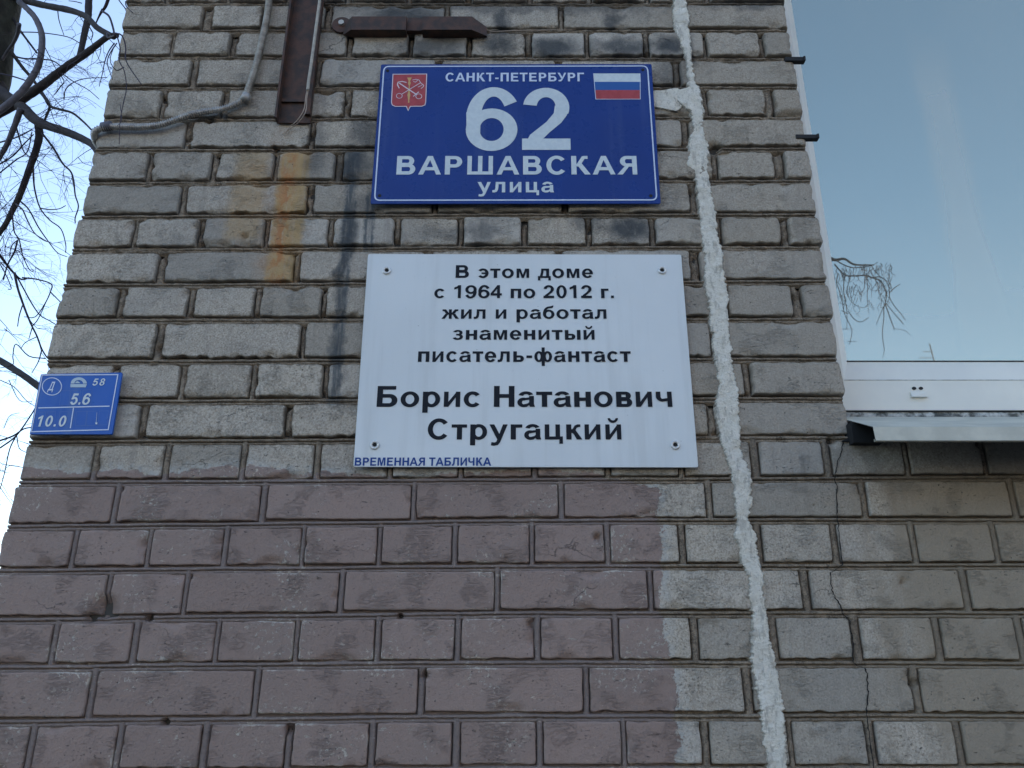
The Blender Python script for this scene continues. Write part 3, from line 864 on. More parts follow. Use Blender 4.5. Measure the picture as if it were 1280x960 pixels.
# thin wire caught in the joint between pier bricks
# ------------------------------------------------------------------ lettering: bold grotesque built from strokes
Sv, Tv, sv, tv = .164, .126, .154, .112
XH, CH = .519, .716
def REC(x0, y0, x1, y1): return [[(x0, y0), (x1, y0), (x1, y1), (x0, y1)]]
def POL(*p): return [list(p)]
def RING(cx, cy, rx, ry, a0, a1, s, t, n=None):
    n = n or max(6, int(abs(a1 - a0) / 9)); out = []
    def pt(a, rx, ry): return (cx + rx * math.cos(R(a)), cy + ry * math.sin(R(a)))
    for i in range(n):
        u, v = a0 + (a1 - a0) * i / n, a0 + (a1 - a0) * (i + 1) / n
        out.append([pt(u, rx - s, ry - t), pt(u, rx, ry), pt(v, rx, ry), pt(v, rx - s, ry - t)])
    return out
def DB(x0, x1, y0, y1, s, t):
    ry = (y1 - y0) / 2; rx = min(ry * 1.05, (x1 - x0) * .8); cx = x1 - rx
    return REC(x0, y1 - t, cx, y1) + REC(x0, y0, cx, y0 + t) + RING(cx, (y0 + y1) / 2, rx, ry, -90, 90, s, t, 16)
def mirror(P, W): return [[(W - x, y) for x, y in p][::-1] for p in P]
def flip(P, W, H): return [[(W - x, H - y) for x, y in p] for p in P]
def d6():
    return RING(.287, .232, .262, .244, 0, 360, .140, .112, 40) + RING(.305, .366, .280, .362, 32, 176, .150, .112, 26) + POL((.0255, .43), (.175, .43), (.172, .18), (.034, .18))
GL = {
 ' ': (.278, []), '.': (.278, REC(.072, 0, .205, .137)), '-': (.333, REC(.045, .19, .290, .315)),
 'А': (.722, POL((0, 0), (.157, 0), (.3635, .560), (.3635, .716), (.285, .716)) + POL((.727, 0), (.442, .716), (.3635, .716), (.3635, .560), (.570, 0)) + POL((.20, .163), (.527, .163), (.48, .284), (.247, .284))),
 'Б': (.718, REC(.073, 0, .073 + Sv, .716) + REC(.2, .716 - Tv, .610, .716) + DB(.18, .665, 0, .440, Sv, Tv)),
 'В': (.722, REC(.073, 0, .073 + Sv, .716) + DB(.18, .625, .325, .716, Sv * .95, Tv) + DB(.18, .672, 0, .415, Sv, Tv)),
 'Г': (.582, REC(.073, 0, .073 + Sv, .716) + REC(.2, .716 - Tv, .560, .716)),
 'Д': (.74, POL((.12, .12), (.255, .12), (.315, .40), (.315, .716), (.19, .716), (.175, .40)) + REC(.50, .12, .65, .716) + REC(.25, .716 - Tv, .55, .716) + REC(.01, 0, .73, .12) + REC(.01, -.15, .13, .05) + REC(.61, -.15, .73, .05)),
 'Е': (.667, REC(.073, 0, .073 + Sv, .716) + REC(.2, .716 - Tv, .604, .716) + REC(.2, 0, .618, Tv) + REC(.2, .305, .565, .305 + Tv)),
 'И': (.722, REC(.073, 0, .073 + .138, .716) + REC(.515, 0, .652, .716) + POL((.18, 0), (.20, .20), (.54, .716), (.54, .50), (.211, 0))),
 'К': (.70, REC(.073, 0, .073 + Sv, .716) + POL((.20, .315), (.34, .30), (.50, .60), (.50, .716), (.42, .70)) + REC(.47, .60, .60, .716) + POL((.24, .42), (.32, .27), (.50, 0), (.685, 0), (.40, .44))),
 'Л': (.72, REC(.50, 0, .648, .716) + REC(.20, .716 - Tv, .55, .716) + POL((.155, .716), (.135, .26), (.10, .13), (.02, .115), (.02, .0), (.12, -.008), (.21, .04), (.262, .18), (.285, .45), (.29, .716))),
 'М': (.833, REC(.070, 0, .208, .716) + REC(.625, 0, .763, .716) + POL((.200, .716), (.200, .60), (.350, 0), (.4165, 0), (.4165, .24), (.29, .716)) + POL((.633, .716), (.543, .716), (.4165, .24), (.4165, 0), (.483, 0), (.633, .60))),
 'Н': (.722, REC(.073, 0, .073 + Sv, .716) + REC(.502, 0, .502 + Sv, .716) + REC(.2, .31, .52, .31 + Tv)),
 'П': (.722, REC(.073, 0, .073 + Sv, .716) + REC(.502, 0, .502 + Sv, .716) + REC(.2, .716 - Tv, .52, .716)),
 'Р': (.667, REC(.073, 0, .073 + Sv, .716) + DB(.18, .622, .268, .716, Sv, Tv)),
 'С': (.722, RING(.378, .358, .330, .370, 38, 322, .152, .125, 36)),
 'Т': (.611, REC(.23, 0, .38, .62) + REC(.02, .716 - Tv, .59, .716)),
 'У': (.64, POL((0, .716), (.165, .716), (.37, .30), (.30, .16)) + POL((.64, .716), (.485, .716), (.30, .24), (.20, .13), (.12, .118), (.06, .128), (.06, .01), (.14, -.008), (.26, .01), (.35, .12))),
 'Ч': (.68, REC(.46, 0, .61, .716) + REC(.045, .46, .195, .716) + RING(.275, .478, .230, .225, 180, 275, .15, .115, 12) + POL((.27, .253), (.50, .285), (.50, .40), (.27, .368))),
 'Ш': (.96, REC(.073, 0, .213, .716) + REC(.412, 0, .552, .716) + REC(.750, 0, .890, .716) + REC(.15, 0, .80, .118)),
 'Я': (.722, REC(.50, 0, .65, .716) + mirror(DB(.18, .61, .30, .716, Sv, Tv), .722) + POL((.01, 0), (.185, 0), (.42, .34), (.28, .34))),
 'а': (.556, RING(.280, .355, .225, .176, 25, 165, .135, .098, 16) + REC(.368, .03, .505, .37) + POL((.38, .12), (.39, 0), (.535, 0), (.508, .10), (.50, .16)) + RING(.205, .152, .178, .164, 60, 300, .135, .10, 22) + POL((.205, .218), (.39, .245), (.39, .325), (.24, .306)) + POL((.20, -.011), (.30, .0), (.39, .08), (.39, .18), (.33, .12), (.22, .088))),
 'б': (.572, RING(.287, .245, .255, .256, 0, 360, .140, .106, 36) + RING(.32, .30, .288, .38, 100, 185, .13, .10, 14) + POL((.26, .565), (.47, .60), (.50, .74), (.40, .700), (.25, .670))),
 'в': (.565, REC(.065, 0, .065 + sv, XH) + DB(.16, .495, .235, XH, sv, tv * .9) + DB(.16, .525, 0, .30, sv, tv * .9)),
 'г': (.42, REC(.065, 0, .065 + sv, XH) + REC(.18, XH - tv, .41, XH)),
 'д': (.60, POL((.10, .10), (.225, .10), (.265, .30), (.27, XH), (.165, XH), (.15, .30)) + REC(.385, .10, .52, XH) + REC(.22, XH - tv, .42, XH) + REC(.01, 0, .59, .102) + REC(.01, -.145, .12, .04) + REC(.48, -.145, .59, .04)),
 'е': (.556, RING(.280, .256, .246, .268, 0, 325, .140, .100, 36) + REC(.12, .205, .525, .296)),
 'ж': (.78, REC(.325, 0, .455, XH) + POL((.30, .22), (.40, .22), (.40, .33), (.31, .34), (.235, .46), (.19, XH), (.04, XH), (.04, XH - .09), (.12, .41), (.19, .29)) + POL((.17, .27), (.31, .27), (.155, 0), (0, 0))
       + mirror(POL((.30, .22), (.40, .22), (.40, .33), (.31, .34), (.235, .46), (.19, XH), (.04, XH), (.04, XH - .09), (.12, .41), (.19, .29)) + POL((.17, .27), (.31, .27), (.155, 0), (0, 0)), .78)),
 'з': (.49, RING(.225, .372, .205, .155, -80, 160, .135, .09, 22) + RING(.225, .155, .228, .166, -160, 80, .140, .095, 22) + REC(.155, .228, .27, .312)),
 'и': (.60, REC(.065, 0, .195, XH) + REC(.405, 0, .535, XH) + POL((.17, 0), (.18, .15), (.43, XH), (.43, .36), (.195, 0))),
 'й': (.60, REC(.065, 0, .195, XH) + REC(.405, 0, .535, XH) + POL((.17, 0), (.18, .15), (.43, XH), (.43, .36), (.195, 0)) + RING(.30, .735, .155, .165, 180, 360, .075, .085, 14)),
 'к': (.53, REC(.065, 0, .065 + sv, XH) + POL((.17, .22), (.29, .22), (.38, .40), (.44, .43), (.49, .43), (.49, XH), (.40, XH), (.32, .48), (.26, .36), (.17, .33)) + POL((.20, .30), (.30, .16), (.375, 0), (.54, 0), (.34, .33))),
 'л': (.60, REC(.395, 0, .53, XH) + REC(.19, XH - tv, .44, XH) + POL((.14, XH), (.13, .21), (.10, .115), (.01, .11), (.01, 0), (.10, -.008), (.19, .03), (.235, .13), (.255, .30), (.26, XH))),
 'м': (.70, REC(.065, 0, .188, XH) + REC(.512, 0, .635, XH) + POL((.17, XH), (.17, .42), (.30, 0), (.35, 0), (.35, .17), (.245, XH)) + POL((.53, XH), (.455, XH), (.35, .17), (.35, 0), (.40, 0), (.53, .42))),
 'н': (.60, REC(.065, 0, .065 + sv, XH) + REC(.395, 0, .395 + sv, XH) + REC(.18, .205, .42, .205 + tv)),
 'о': (.611, RING(.305, .259, .268, .271, 0, 360, .142, .108, 40)),
 'п': (.60, REC(.065, 0, .065 + sv, XH) + REC(.395, 0, .395 + sv, XH) + REC(.18, XH - tv, .42, XH)),
 'р': (.611, REC(.065, -.198, .065 + sv, XH) + RING(.318, .259, .250, .271, -158, 158, .138, .108, 36)),
 'с': (.556, RING(.292, .259, .255, .271, 38, 322, .140, .110, 34)),
 'т': (.49, REC(.177, 0, .177 + sv, .45) + REC(.015, XH - tv, .478, XH)),
 'у': (.556, POL((.005, XH), (.150, XH), (.335, .12), (.255, -.03)) + POL((.55, XH), (.41, XH), (.255, .05), (.215, -.075), (.16, -.098), (.07, -.088), (.055, -.197), (.15, -.212), (.26, -.190), (.325, -.10))),
 'ф': (.83, REC(.347, -.198, .483, .716) + RING(.232, .259, .200, .271, 0, 360, .130, .105, 30) + RING(.598, .259, .200, .271, 0, 360, .130, .105, 30)),
 'ц': (.62, REC(.065, 0, .200, XH) + REC(.385, 0, .52, XH) + REC(.15, 0, .60, .105) + REC(.495, -.145, .60, .05)),
 'ч': (.57, REC(.375, 0, .51, XH) + REC(.05, .32, .185, XH) + RING(.235, .350, .185, .175, 180, 275, .135, .100, 12) + POL((.23, .175), (.40, .20), (.40, .30), (.23, .275))),
 'ы': (.78, REC(.065, 0, .065 + sv, XH) + DB(.16, .515, 0, .320, sv, tv * .9) + REC(.582, 0, .582 + sv, XH)),
 'ь': (.565, REC(.065, 0, .065 + sv, XH) + DB(.16, .525, 0, .320, sv, tv * .95)),
 'э': (.556, mirror(RING(.292, .259, .255, .271, 38, 322, .140, .110, 34), .556) + REC(.20, .215, .42, .305)),
 '0': (.556, RING(.276, .353, .240, .365, 0, 360, .140, .112, 40)),
 '1': (.556, REC(.245, 0, .385, .66) + POL((.075, .47), (.075, .595), (.20, .65), (.262, .719), (.385, .719), (.385, .60), (.25, .55))),
 '2': (.556, RING(.268, .490, .238, .230, -20, 172, .140, .112, 26) + POL((.500, .49), (.358, .51), (.345, .42), (.27, .32), (.10, .17), (.020, 0), (.19, .08), (.30, .20), (.42, .31), (.48, .40)) + REC(.020, 0, .508, .128)),
 '4': (.556, REC(.315, 0, .447, .719) + REC(.02, .144, .535, .264) + POL((.02, .264), (.155, .264), (.33, .53), (.33, .719))),
 '5': (.556, REC(.13, .585, .475, .708) + POL((.13, .708), (.05, .330), (.17, .330), (.25, .62)) + RING(.272, .236, .248, .248, -165, 140, .140, .115, 30)),
 '6': (.556, d6()),
 '8': (.556, RING(.278, .525, .215, .194, 0, 360, .128, .095, 30) + RING(.278, .200, .242, .212, 0, 360, .138, .105, 34)),
 '9': (.556, flip(d6(), .556, .706)),
}
def text(body, px0, px1, ptop, pbase, Y, mat, parent, name='lettering', lift=.0006, shear=0.0, sp=.0):
    """a line whose ink runs from photo x px0 to px1, capitals from photo y ptop to pbase, lying on plane Y"""
    polys = []; cx = 0
    for ch in body:
        w, P = GL[ch]
        for p in P: polys.append([(x + cx + shear * y, y) for x, y in p])
        cx += w + sp
    lo = min(x for p in polys for x, y in p); hi = max(x for p in polys for x, y in p)
    pm = (ptop + pbase) / 2
    X0, X1 = at(px0, pm, Y).x, at(px1, pm, Y).x
    Z0, Z1 = at(VX, pbase, Y).z, at(VX, ptop, Y).z
    vs = []; fs = []
    for i, p in enumerate(polys):
        a = sum(p[j][0] * p[(j + 1) % len(p)][1] - p[(j + 1) % len(p)][0] * p[j][1] for j in range(len(p)))
        if a < 0: p = p[::-1]
        y = Y - lift - i * .0000015
        b = len(vs)
        vs += [(X0 + (x - lo) / (hi - lo) * (X1 - X0), y, Z0 + z / CH * (Z1 - Z0)) for x, z in p]
        fs.append(tuple(range(b, b + len(p))))
    me_o = mesh_obj(name, vs, fs, mat, parent)
    # concave outlines are cut into triangles so that they fill properly
    import bmesh
    b = bmesh.new(); b.from_mesh(me_o.data); bmesh.ops.triangulate(b, faces=[f for f in b.faces if len(f.verts) > 4]); b.to_mesh(me_o.data); b.free()
    return me_o

def quad_px(m, pts, Y, lift):
    m.add([(p.x, Y - lift, p.z) for p in [at(x, y, Y) for x, y in pts]], [tuple(range(len(pts)))])

def line_px(m, pts, w, Y, lift, closed=False):
    """flat printed line through photo points, w photo pixels wide"""
    P = [at(x, y, Y) for x, y in pts]
    P = [Vector((p.x, p.z)) for p in P]
    n = len(P); hw = w / 1400
    vs = []
    for i, p in enumerate(P):
        a = P[(i - 1) % n] if (closed or i > 0) else p; b = P[(i + 1) % n] if (closed or i < n - 1) else p
        d1 = (p - a).normalized() if (p - a).length > 1e-9 else (b - p).normalized()
        d2 = (b - p).normalized() if (b - p).length > 1e-9 else d1
        t = (d1 + d2).normalized(); nn = Vector((-t.y, t.x)); k = 1 / max(.5, nn.dot(Vector((-d1.y, d1.x))))
        vs += [(p.x - nn.x * hw * k, Y - lift, p.y - nn.y * hw * k), (p.x + nn.x * hw * k, Y - lift, p.y + nn.y * hw * k)]
    fs = [(2 * i, 2 * i + 2, 2 * i + 3, 2 * i + 1) for i in range(n - 1)]
    if closed: fs.append((2 * n - 2, 0, 1, 2 * n - 1))
    m.add(vs, fs)

def plate(corners, Y, thick, mat, parent, name='plate', rc=.006, bulge=0.0):
    """metal plate with rounded corners and a soft bevelled rim; corners TL TR BR BL in photo px"""
    P = [at(x, y, Y) for x, y in corners]
    ctr = sum(P, Vector()) / 4
    out = []
    for i in range(4):
        p, a, b = P[i], P[i - 1], P[(i + 1) % 4]
        u, v = (a - p).normalized(), (b - p).normalized()
        s, e = p + u * rc, p + v * rc
        for k in range(6):
            t = k / 5; out.append(s * (1 - t) ** 2 + p * 2 * t * (1 - t) + e * t ** 2)
    n = len(out); b = .0008
    ins = [q + (ctr - q).normalized() * b for q in out]
    vs = [(q.x, Y, q.z) for q in ins] + [(q.x, Y + b, q.z) for q in out] + [(q.x, Y + thick, q.z) for q in out]
    fs = [tuple(range(n - 1, -1, -1)), tuple(range(2 * n, 3 * n))]
    for r_ in (0, n):
        fs += [(r_ + i, r_ + (i + 1) % n, r_ + n + (i + 1) % n, r_ + n + i) for i in range(n)]
    o = mesh_obj(name, vs, fs, mat, parent)
    return o

def disc(c, r, Y, d, mat, name, parent, rin=0, n=20):
    m = MB()
    if rin == 0:
        m.prism([(c.x + r * math.cos(2 * PI * i / n), Y, c.z + r * math.sin(2 * PI * i / n)) for i in range(n)], (0, d, 0))
    else:
        vs = []; fs = []
        for (rr, yy) in ((r, Y + d), (r, Y + d * .4), (r * .86, Y), (rin * 1.2, Y + d * .1), (rin, Y + d * .6), (rin, Y + d)):
            vs += [(c.x + rr * math.cos(2 * PI * i / n), yy, c.z + rr * math.sin(2 * PI * i / n)) for i in range(n)]
        for k in range(5):
            fs += [(k * n + i, k * n + (i + 1) % n, (k + 1) * n + (i + 1) % n, (k + 1) * n + i) for i in range(n)]
        m.add(vs, fs)
    return m.build(name, mat, parent, rin != 0)

# ------------------------------------------------------------------ blue street sign
SY1 = -.013
sgn = empty('street_sign', at(645, 256, SY1))
tag(sgn, 'large blue house number sign reading 62 fixed above the white plaque', 'street sign')
plate([(476.3, 80.3), (814.5, 79.8), (826, 254.6), (463, 254.8)], SY1, .0022, M['blue'], sgn, rc=.0035)
m = MB()
def rounded_px(c, rpx, n=6):
    out = []
    for i in range(4):
        p, a, b = Vector(c[i]), Vector(c[i - 1]), Vector(c[(i + 1) % 4])
        u, v = (a - p).normalized(), (b - p).normalized()
        s, e = p + u * rpx, p + v * rpx
        for k in range(n):
            t = k / (n - 1); q = s * (1 - t) ** 2 + p * 2 * t * (1 - t) + e * t ** 2; out.append((q.x, q.y))
    return out
line_px(m, rounded_px([(480, 83.2), (809.3, 82.6), (821, 250), (468.2, 250.4)], 6.5), 2.0, SY1, .0005, True)
m.build('border_line', M['sign_line'], sgn)
text('САНКТ-ПЕТЕРБУРГ', 557, 730, 91.2, 102.0, SY1, M['sign_line'], sgn, sp=.03)
text('62', 582.6, 712.3, 110.5, 187.6, SY1, M['sign_white'], sgn, sp=.02)
text('ВАРШАВСКАЯ', 496, 796, 195.2, 218.4, SY1, M['sign_white'], sgn, sp=.05)
text('улица', 596.8, 692.3, 222.8, 240.6, SY1, M['sign_white'], sgn, sp=.05)
for (x, y) in ((484.5, 88.5), (803.5, 87.3), (474.5, 244.6), (813.5, 244.8)):
    disc(at(x, y, SY1), .0034, SY1 - .0008, .0012, M['black'], 'screw_hole', sgn, n=14)
# coat of arms
arms = empty('coat_of_arms', (0, 0, 0), sgn); arms.location = (0, 0, 0)
def ap(u, v): return (470 + u / 13.71, 75 + v / 13.71)      # from the enlarged view of the emblem
loc_root = Vector(sgn.location)
def under(m, name, mat):
    o = m.build(name, mat, None); o.parent = arms; o.location = -loc_root; return o
shield = [(292, 248), (870, 244), (852, 730), (838, 775), (790, 796), (590, 798), (552, 870), (520, 798), (330, 800), (280, 775), (266, 730)]
m = MB(); quad_px(m, [ap(*p) for p in shield][::-1], SY1, .0005); under(m, 'shield', M['red'])
m = MB(); line_px(m, [ap(*p) for p in shield], 1.3, SY1, .0008, True); under(m, 'shield_edge', M['pink'])
m = MB()
quad_px(m, [ap(*p) for p in [(535, 305), (615, 305), (585, 365), (597, 400), (582, 440), (560, 440), (548, 400), (560, 365)]][::-1], SY1, .00075)
quad_px(m, [ap(*p) for p in [(564, 440), (578, 440), (582, 560), (590, 600), (572, 690), (574, 735), (548, 735), (552, 690), (538, 600), (552, 560)]][::-1], SY1, .00078)
under(m, 'sceptre', M['gold'])
m = MB()
line_px(m, [ap(400, 400), ap(570, 515), ap(700, 600)], 1.7, SY1, .0009)
line_px(m, [ap(525, 390), ap(450, 372), ap(380, 385), ap(368, 430), ap(400, 490)], 1.5, SY1, .00093)
line_px(m, [ap(640, 628), ap(735, 550)], 1.4, SY1, .00096)
line_px(m, [ap(735 + 52 * math.cos(t), 628 + 42 * math.sin(t)) for t in [i * PI / 8 for i in range(16)]], .85, SY1, .00099, True)
under(m, 'anchor', M['pink'])
m = MB()
line_px(m, [ap(445, 590), ap(570, 512), ap(765, 395)], 1.1, SY1, .00101)
line_px(m, [ap(400 + 50 * math.cos(t), 620 + 42 * math.sin(t)) for t in [i * PI / 8 for i in range(16)]], .85, SY1, .00102, True)
line_px(m, [ap(625, 350), ap(690, 335), ap(740, 350), ap(765, 395), ap(820, 440), ap(810, 465), ap(770, 497)], .95, SY1, .00105)
line_px(m, [ap(640, 375), ap(680, 385), ap(715, 350)], .9, SY1, .00107)
line_px(m, [ap(720, 470), ap(765, 450), ap(800, 425)], .9, SY1, .00109)
under(m, 'river_anchor', M['pink'])
# flag
fl = empty('flag', (0, 0, 0), sgn)
def fp(u, v): return (640 + u / 6.4, 70 + v / 6.4)
def uf(m, name, mat):
    o = m.build(name, mat, None); o.parent = fl; o.location = -loc_root; return o
m = MB(); quad_px(m, [fp(*p) for p in [(650, 141), (1026, 141), (1030, 208), (657, 208)]][::-1], SY1, .0006); uf(m, 'white_stripe', M['sign_white'])
m = MB(); quad_px(m, [fp(*p) for p in [(657, 208), (1030, 208), (1029, 274), (663, 274)]][::-1], SY1, .0006); uf(m, 'blue_stripe', M['flag_blue'])
m = MB(); quad_px(m, [fp(*p) for p in [(663, 274), (1029, 274), (1028, 346), (668, 346)]][::-1], SY1, .0006); uf(m, 'red_stripe', M['red'])
m = MB(); line_px(m, [fp(*p) for p in [(652, 143), (670, 348), (1026, 347), (1024, 143)]], .9, SY1, .0009, False); uf(m, 'flag_edge', M['sign_line'])

# ------------------------------------------------------------------ white memorial plaque
SY2 = -.0115
plq = empty('memorial_plaque', at(657, 584, SY2))
tag(plq, 'white rectangular memorial plaque with black Cyrillic lettering below the blue 62 sign', 'plaque')
plate([(460, 317.3), (851.5, 318), (873, 584.3), (441.5, 583.6)], SY2, .0030, M['white_plate'], plq, rc=.004)
for body, x0, x1, t, b, sp in (('В этом доме', 569.7, 741, 331.6, 347.5, .02), ('с 1964 по 2012 г.', 543, 767, 356.7, 372.8, .02), ('жил и работал', 552, 757.8, 382.4, 398.6, .02),
                           ('знаменитый', 566, 743, 408.1, 424.8, .02), ('писатель-фантаст', 522.8, 788.3, 434.4, 452.5, .02), ('Борис Натанович', 471.5, 839.6, 482.6, 508.7, 0.0), ('Стругацкий', 534.8, 776.3, 523.5, 549.5, .02)):
    text(body, x0, x1, t, b, SY2, M['ink'], plq, sp=sp)
text('ВРЕМЕННАЯ ТАБЛИЧКА', 443.6, 614, 572, 582.2, SY2, M['ink_blue'], plq, sp=0.0)
for (x, y) in ((483.5, 338.5), (827.5, 338.2), (468.5, 556.5), (844, 556.5)):
    c = at(x, y, SY2)
    rv = disc(c, .0084, SY2 - .0034, .0034, M['steel'], 'rivet', plq, rin=.0040)
    c2 = at(x + .3, y - 1.2, SY2)
    h = disc(c2, .0044, SY2 - .0006, .0010, M['black'], 'rivet_hole', None)
    h.parent = rv; h.location = (0, 0, 0); h.matrix_parent_inverse = Matrix.Identity(4)
    h.location = -(Vector(rv.location) + Vector(plq.location))

# ------------------------------------------------------------------ small blue utility sign on the corner
SY3 = -.012
hyd = empty('utility_sign', at(92, 543, SY3))
tag(hyd, 'small bright blue utility sign with white numbers and lines at the wall corner', 'sign')
plate([(50.7, 467.4), (152.6, 465.4), (139.8, 543), (36.6, 543)], SY3, .004, M['blue2'], hyd, rc=.003)
def hp(u, v): return (20 + u / 8.533, 450 + v / 8.533)
m = MB(); line_px(m, [hp(*p) for p in [(281, 161), (1088, 157), (985, 744), (165, 765)]], 1.35, SY3, .0006, True); m.build('border_line', M['sign_line'], hyd)
m = MB(); line_px(m, [hp(385 + 103 * math.cos(t), 283 + 92 * math.sin(t)) for t in [i * PI / 14 for i in range(28)]], 1.1, SY3, .0006, True); m.build('circle_line', M['sign_line'], hyd)
m = MB(); line_px(m, [hp(240, 512), hp(1000, 493)], 1.4, SY3, .0006); line_px(m, [hp(616, 512), hp(582, 728)], 1.3, SY3, .0008); m.build('divider_line', M['sign_line'], hyd)
text('Д', 60.6, 68.4, 477.2, 488.2, SY3, M['sign_line'], hyd, shear=.25)
text('58', 116.3, 131.3, 473.2, 482.0, SY3, M['sign_white'], hyd, shear=.12, sp=.12)
text('5.6', 88.8, 113.4, 491.8, 505.9, SY3, M['sign_white'], hyd, shear=.08)
text('10.0', 47.3, 83.0, 519.6, 533.2, SY3, M['sign_white'], hyd, shear=.1, sp=.05)
m = MB(); pale = simple('pale_print', (.25, .36, .55), .4)
arch = [hp(585 + (0), 252)] + [hp(671 - 86 * math.cos(t), 252 - 66 * math.sin(t)) for t in [i * PI / 12 for i in range(13)]]
inner = [hp(671 + 46 * math.cos(t), 252 - 40 * math.sin(t)) for t in [i * PI / 12 for i in range(13)]]
n_ = 12
for i in range(n_):
    a0, a1 = PI * i / n_, PI * (i + 1) / n_
    quad_px(m, [hp(671 - 86 * math.cos(a0), 252 - 66 * math.sin(a0)), hp(671 - 46 * math.cos(a0), 252 - 38 * math.sin(a0)), hp(671 - 46 * math.cos(a1), 252 - 38 * math.sin(a1)), hp(671 - 86 * math.cos(a1), 252 - 66 * math.sin(a1))], SY3, .0006)
quad_px(m, [hp(583, 258), hp(583, 292), hp(745, 292), hp(758, 258)], SY3, .0006)
quad_px(m, [hp(630, 248), hp(690, 248), hp(655, 222)], SY3, .0007)
m.build('arch_emblem', simple('emblem_print', (.42, .52, .60), .4), hyd)
m = MB()
for bx in ([(482, 330), (580, 326), (566, 480), (465, 484)], [(590, 326), (690, 322), (675, 478), (573, 482)], [(715, 322), (815, 318), (800, 474), (700, 478)],
           [(232, 560), (320, 556), (308, 708), (215, 712)], [(335, 556), (425, 552), (412, 704), (322, 708)], [(470, 552), (560, 550), (548, 702), (455, 706)],
           [(650, 550), (757, 548), (740, 700), (632, 702)], [(764, 548), (868, 546), (850, 698), (747, 700)], [(892, 545), (990, 543), (973, 692), (876, 694)]):
    line_px(m, [hp(*p) for p in bx], .32, SY3, .0005, True)
m.build('number_frame', simple('thin_print', (.07, .16, .42), .4), hyd)
m = MB(); line_px(m, [hp(866, 560), hp(858, 670)], .35, SY3, .0008)
quad_px(m, [hp(848, 668), hp(850, 686), hp(868, 688), hp(872, 668)], SY3, .0009); m.build('point_mark', M['sign_white'], hyd)

# ------------------------------------------------------------------ ironwork and cables on the wall
ch = empty('steel_channel', at(374, 158, -.01))
tag(ch, 'brown rusty steel channel bar running down the wall left of the 62 sign', 'steel channel')
X0 = at(357, 80).x; X1 = at(397, 80).x; zb = at(375, 156).z
m = MB(); m.box(X0, -.0065, zb, X1, -.002, 4.2); m.build('web', M['brown'], ch)
m = MB(); m.box(X0 - .0005, -.024, zb + .0005, X0 + .004, -.0066, 4.2); m.build('flange', M['brown'], ch)
m = MB(); m.box(X1 - .013, -.0150, zb + .016, X1, -.0066, 4.2); m.build('flange', M['brown'], ch)
c = at(378, 126, -.007)
m = MB(); m.box(X0 + .006, -.012, c.z - .006, X1 - .014, -.0066, c.z + .001); m.build('weld_bead', M['brown'], ch)

br = empty('steel_bracket', at(512, 40, 0))
tag(br, 'dark brown folded steel bracket bolted flat above the 62 sign', 'bracket')
BY = -.024
def bar(px0, px1):
    a, b = at(px0, 20.5, BY), at(px1, 37, BY)
    m = MB(); m.box(a.x, BY, b.z, b.x, -.001, a.z); return m
for (a, b) in ((440, 507), (528, 590)): bar(a, b).build('bar_face', M['brown'], br)
a, b = at(507, 21, -.012), at(528, 38, -.012)
m = MB(); m.box(a.x, -.012, b.z, b.x, -.001, a.z - .002); m.build('saddle', M['brown'], br)
tl, bl = at(440, 20.5, BY), at(440, 37, BY)
m = MB()
# left folded end and its lug
m.add([(tl.x, BY, tl.z), (tl.x, BY, bl.z), (tl.x - .022, -.004, bl.z + .004), (tl.x - .022, -.004, tl.z - .004), (tl.x, -.001, tl.z), (tl.x, -.001, bl.z)],
      [(0, 3, 2, 1), (0, 4, 3), (1, 2, 5)])
m.build('folded_end', M['brown'], br)
tr, brr = at(590, 20.5, BY), at(590, 37, BY)
m = MB()
m.add([(tr.x, BY, tr.z), (tr.x, BY, brr.z), (tr.x + .032, -.006, brr.z + .000), (tr.x + .032, -.006, tr.z - .012), (tr.x, -.001, tr.z), (tr.x, -.001, brr.z), (tr.x + .032, -.001, brr.z), (tr.x + .032, -.001, tr.z - .012)],
      [(0, 1, 2, 3), (0, 3, 7, 4), (1, 5, 6, 2), (2, 6, 7, 3)])
m.build('folded_end', M['brown'], br)
c = at(427, 31, -.006)
disc(c, .021, -.007, .006, M['brown'], 'lug', br, n=24)
bh = disc(c + Vector((0, 0, .002)), .0062, -.0125, .006, simple('pale_bolt', (.50, .48, .44), .6), 'bolt', br, n=12)
p0 = [at(612, 40, -.004), at(640, 38.5, -.003), at(690, 37, .002), at(720, 36.5, .006)]
m = MB(); m.tube(spline(p0, 4), .0008, 6); tag(m.build('thin_wire', M['wire']), 'thin pale wire leaving the right end of the brown bracket along a joint', 'wire')

# corrugated metal conduit
con = empty('metal_conduit', at(305, 128, 0))
tag(con, 'grey corrugated metal conduit bending from the top down and round the wall corner', 'conduit')
cpx = [(339, -60), (337, -10), (334, 20), (329, 45), (322, 75), (316, 95), (311, 110), (307, 121), (296, 130), (280, 136), (262, 139), (240, 143), (222, 149), (205, 155), (190, 158), (170, 159), (150, 158.5), (134, 159), (122, 162)]
raw = [at(x, y, -.011) for x, y in cpx]
last = raw[-1]
raw += [Vector((last.x - .012, .002, last.z - .006)), Vector((last.x - .016, .05, last.z - .012)), Vector((last.x - .014, .30, last.z - .02))]
sp_ = spline(raw, 24)
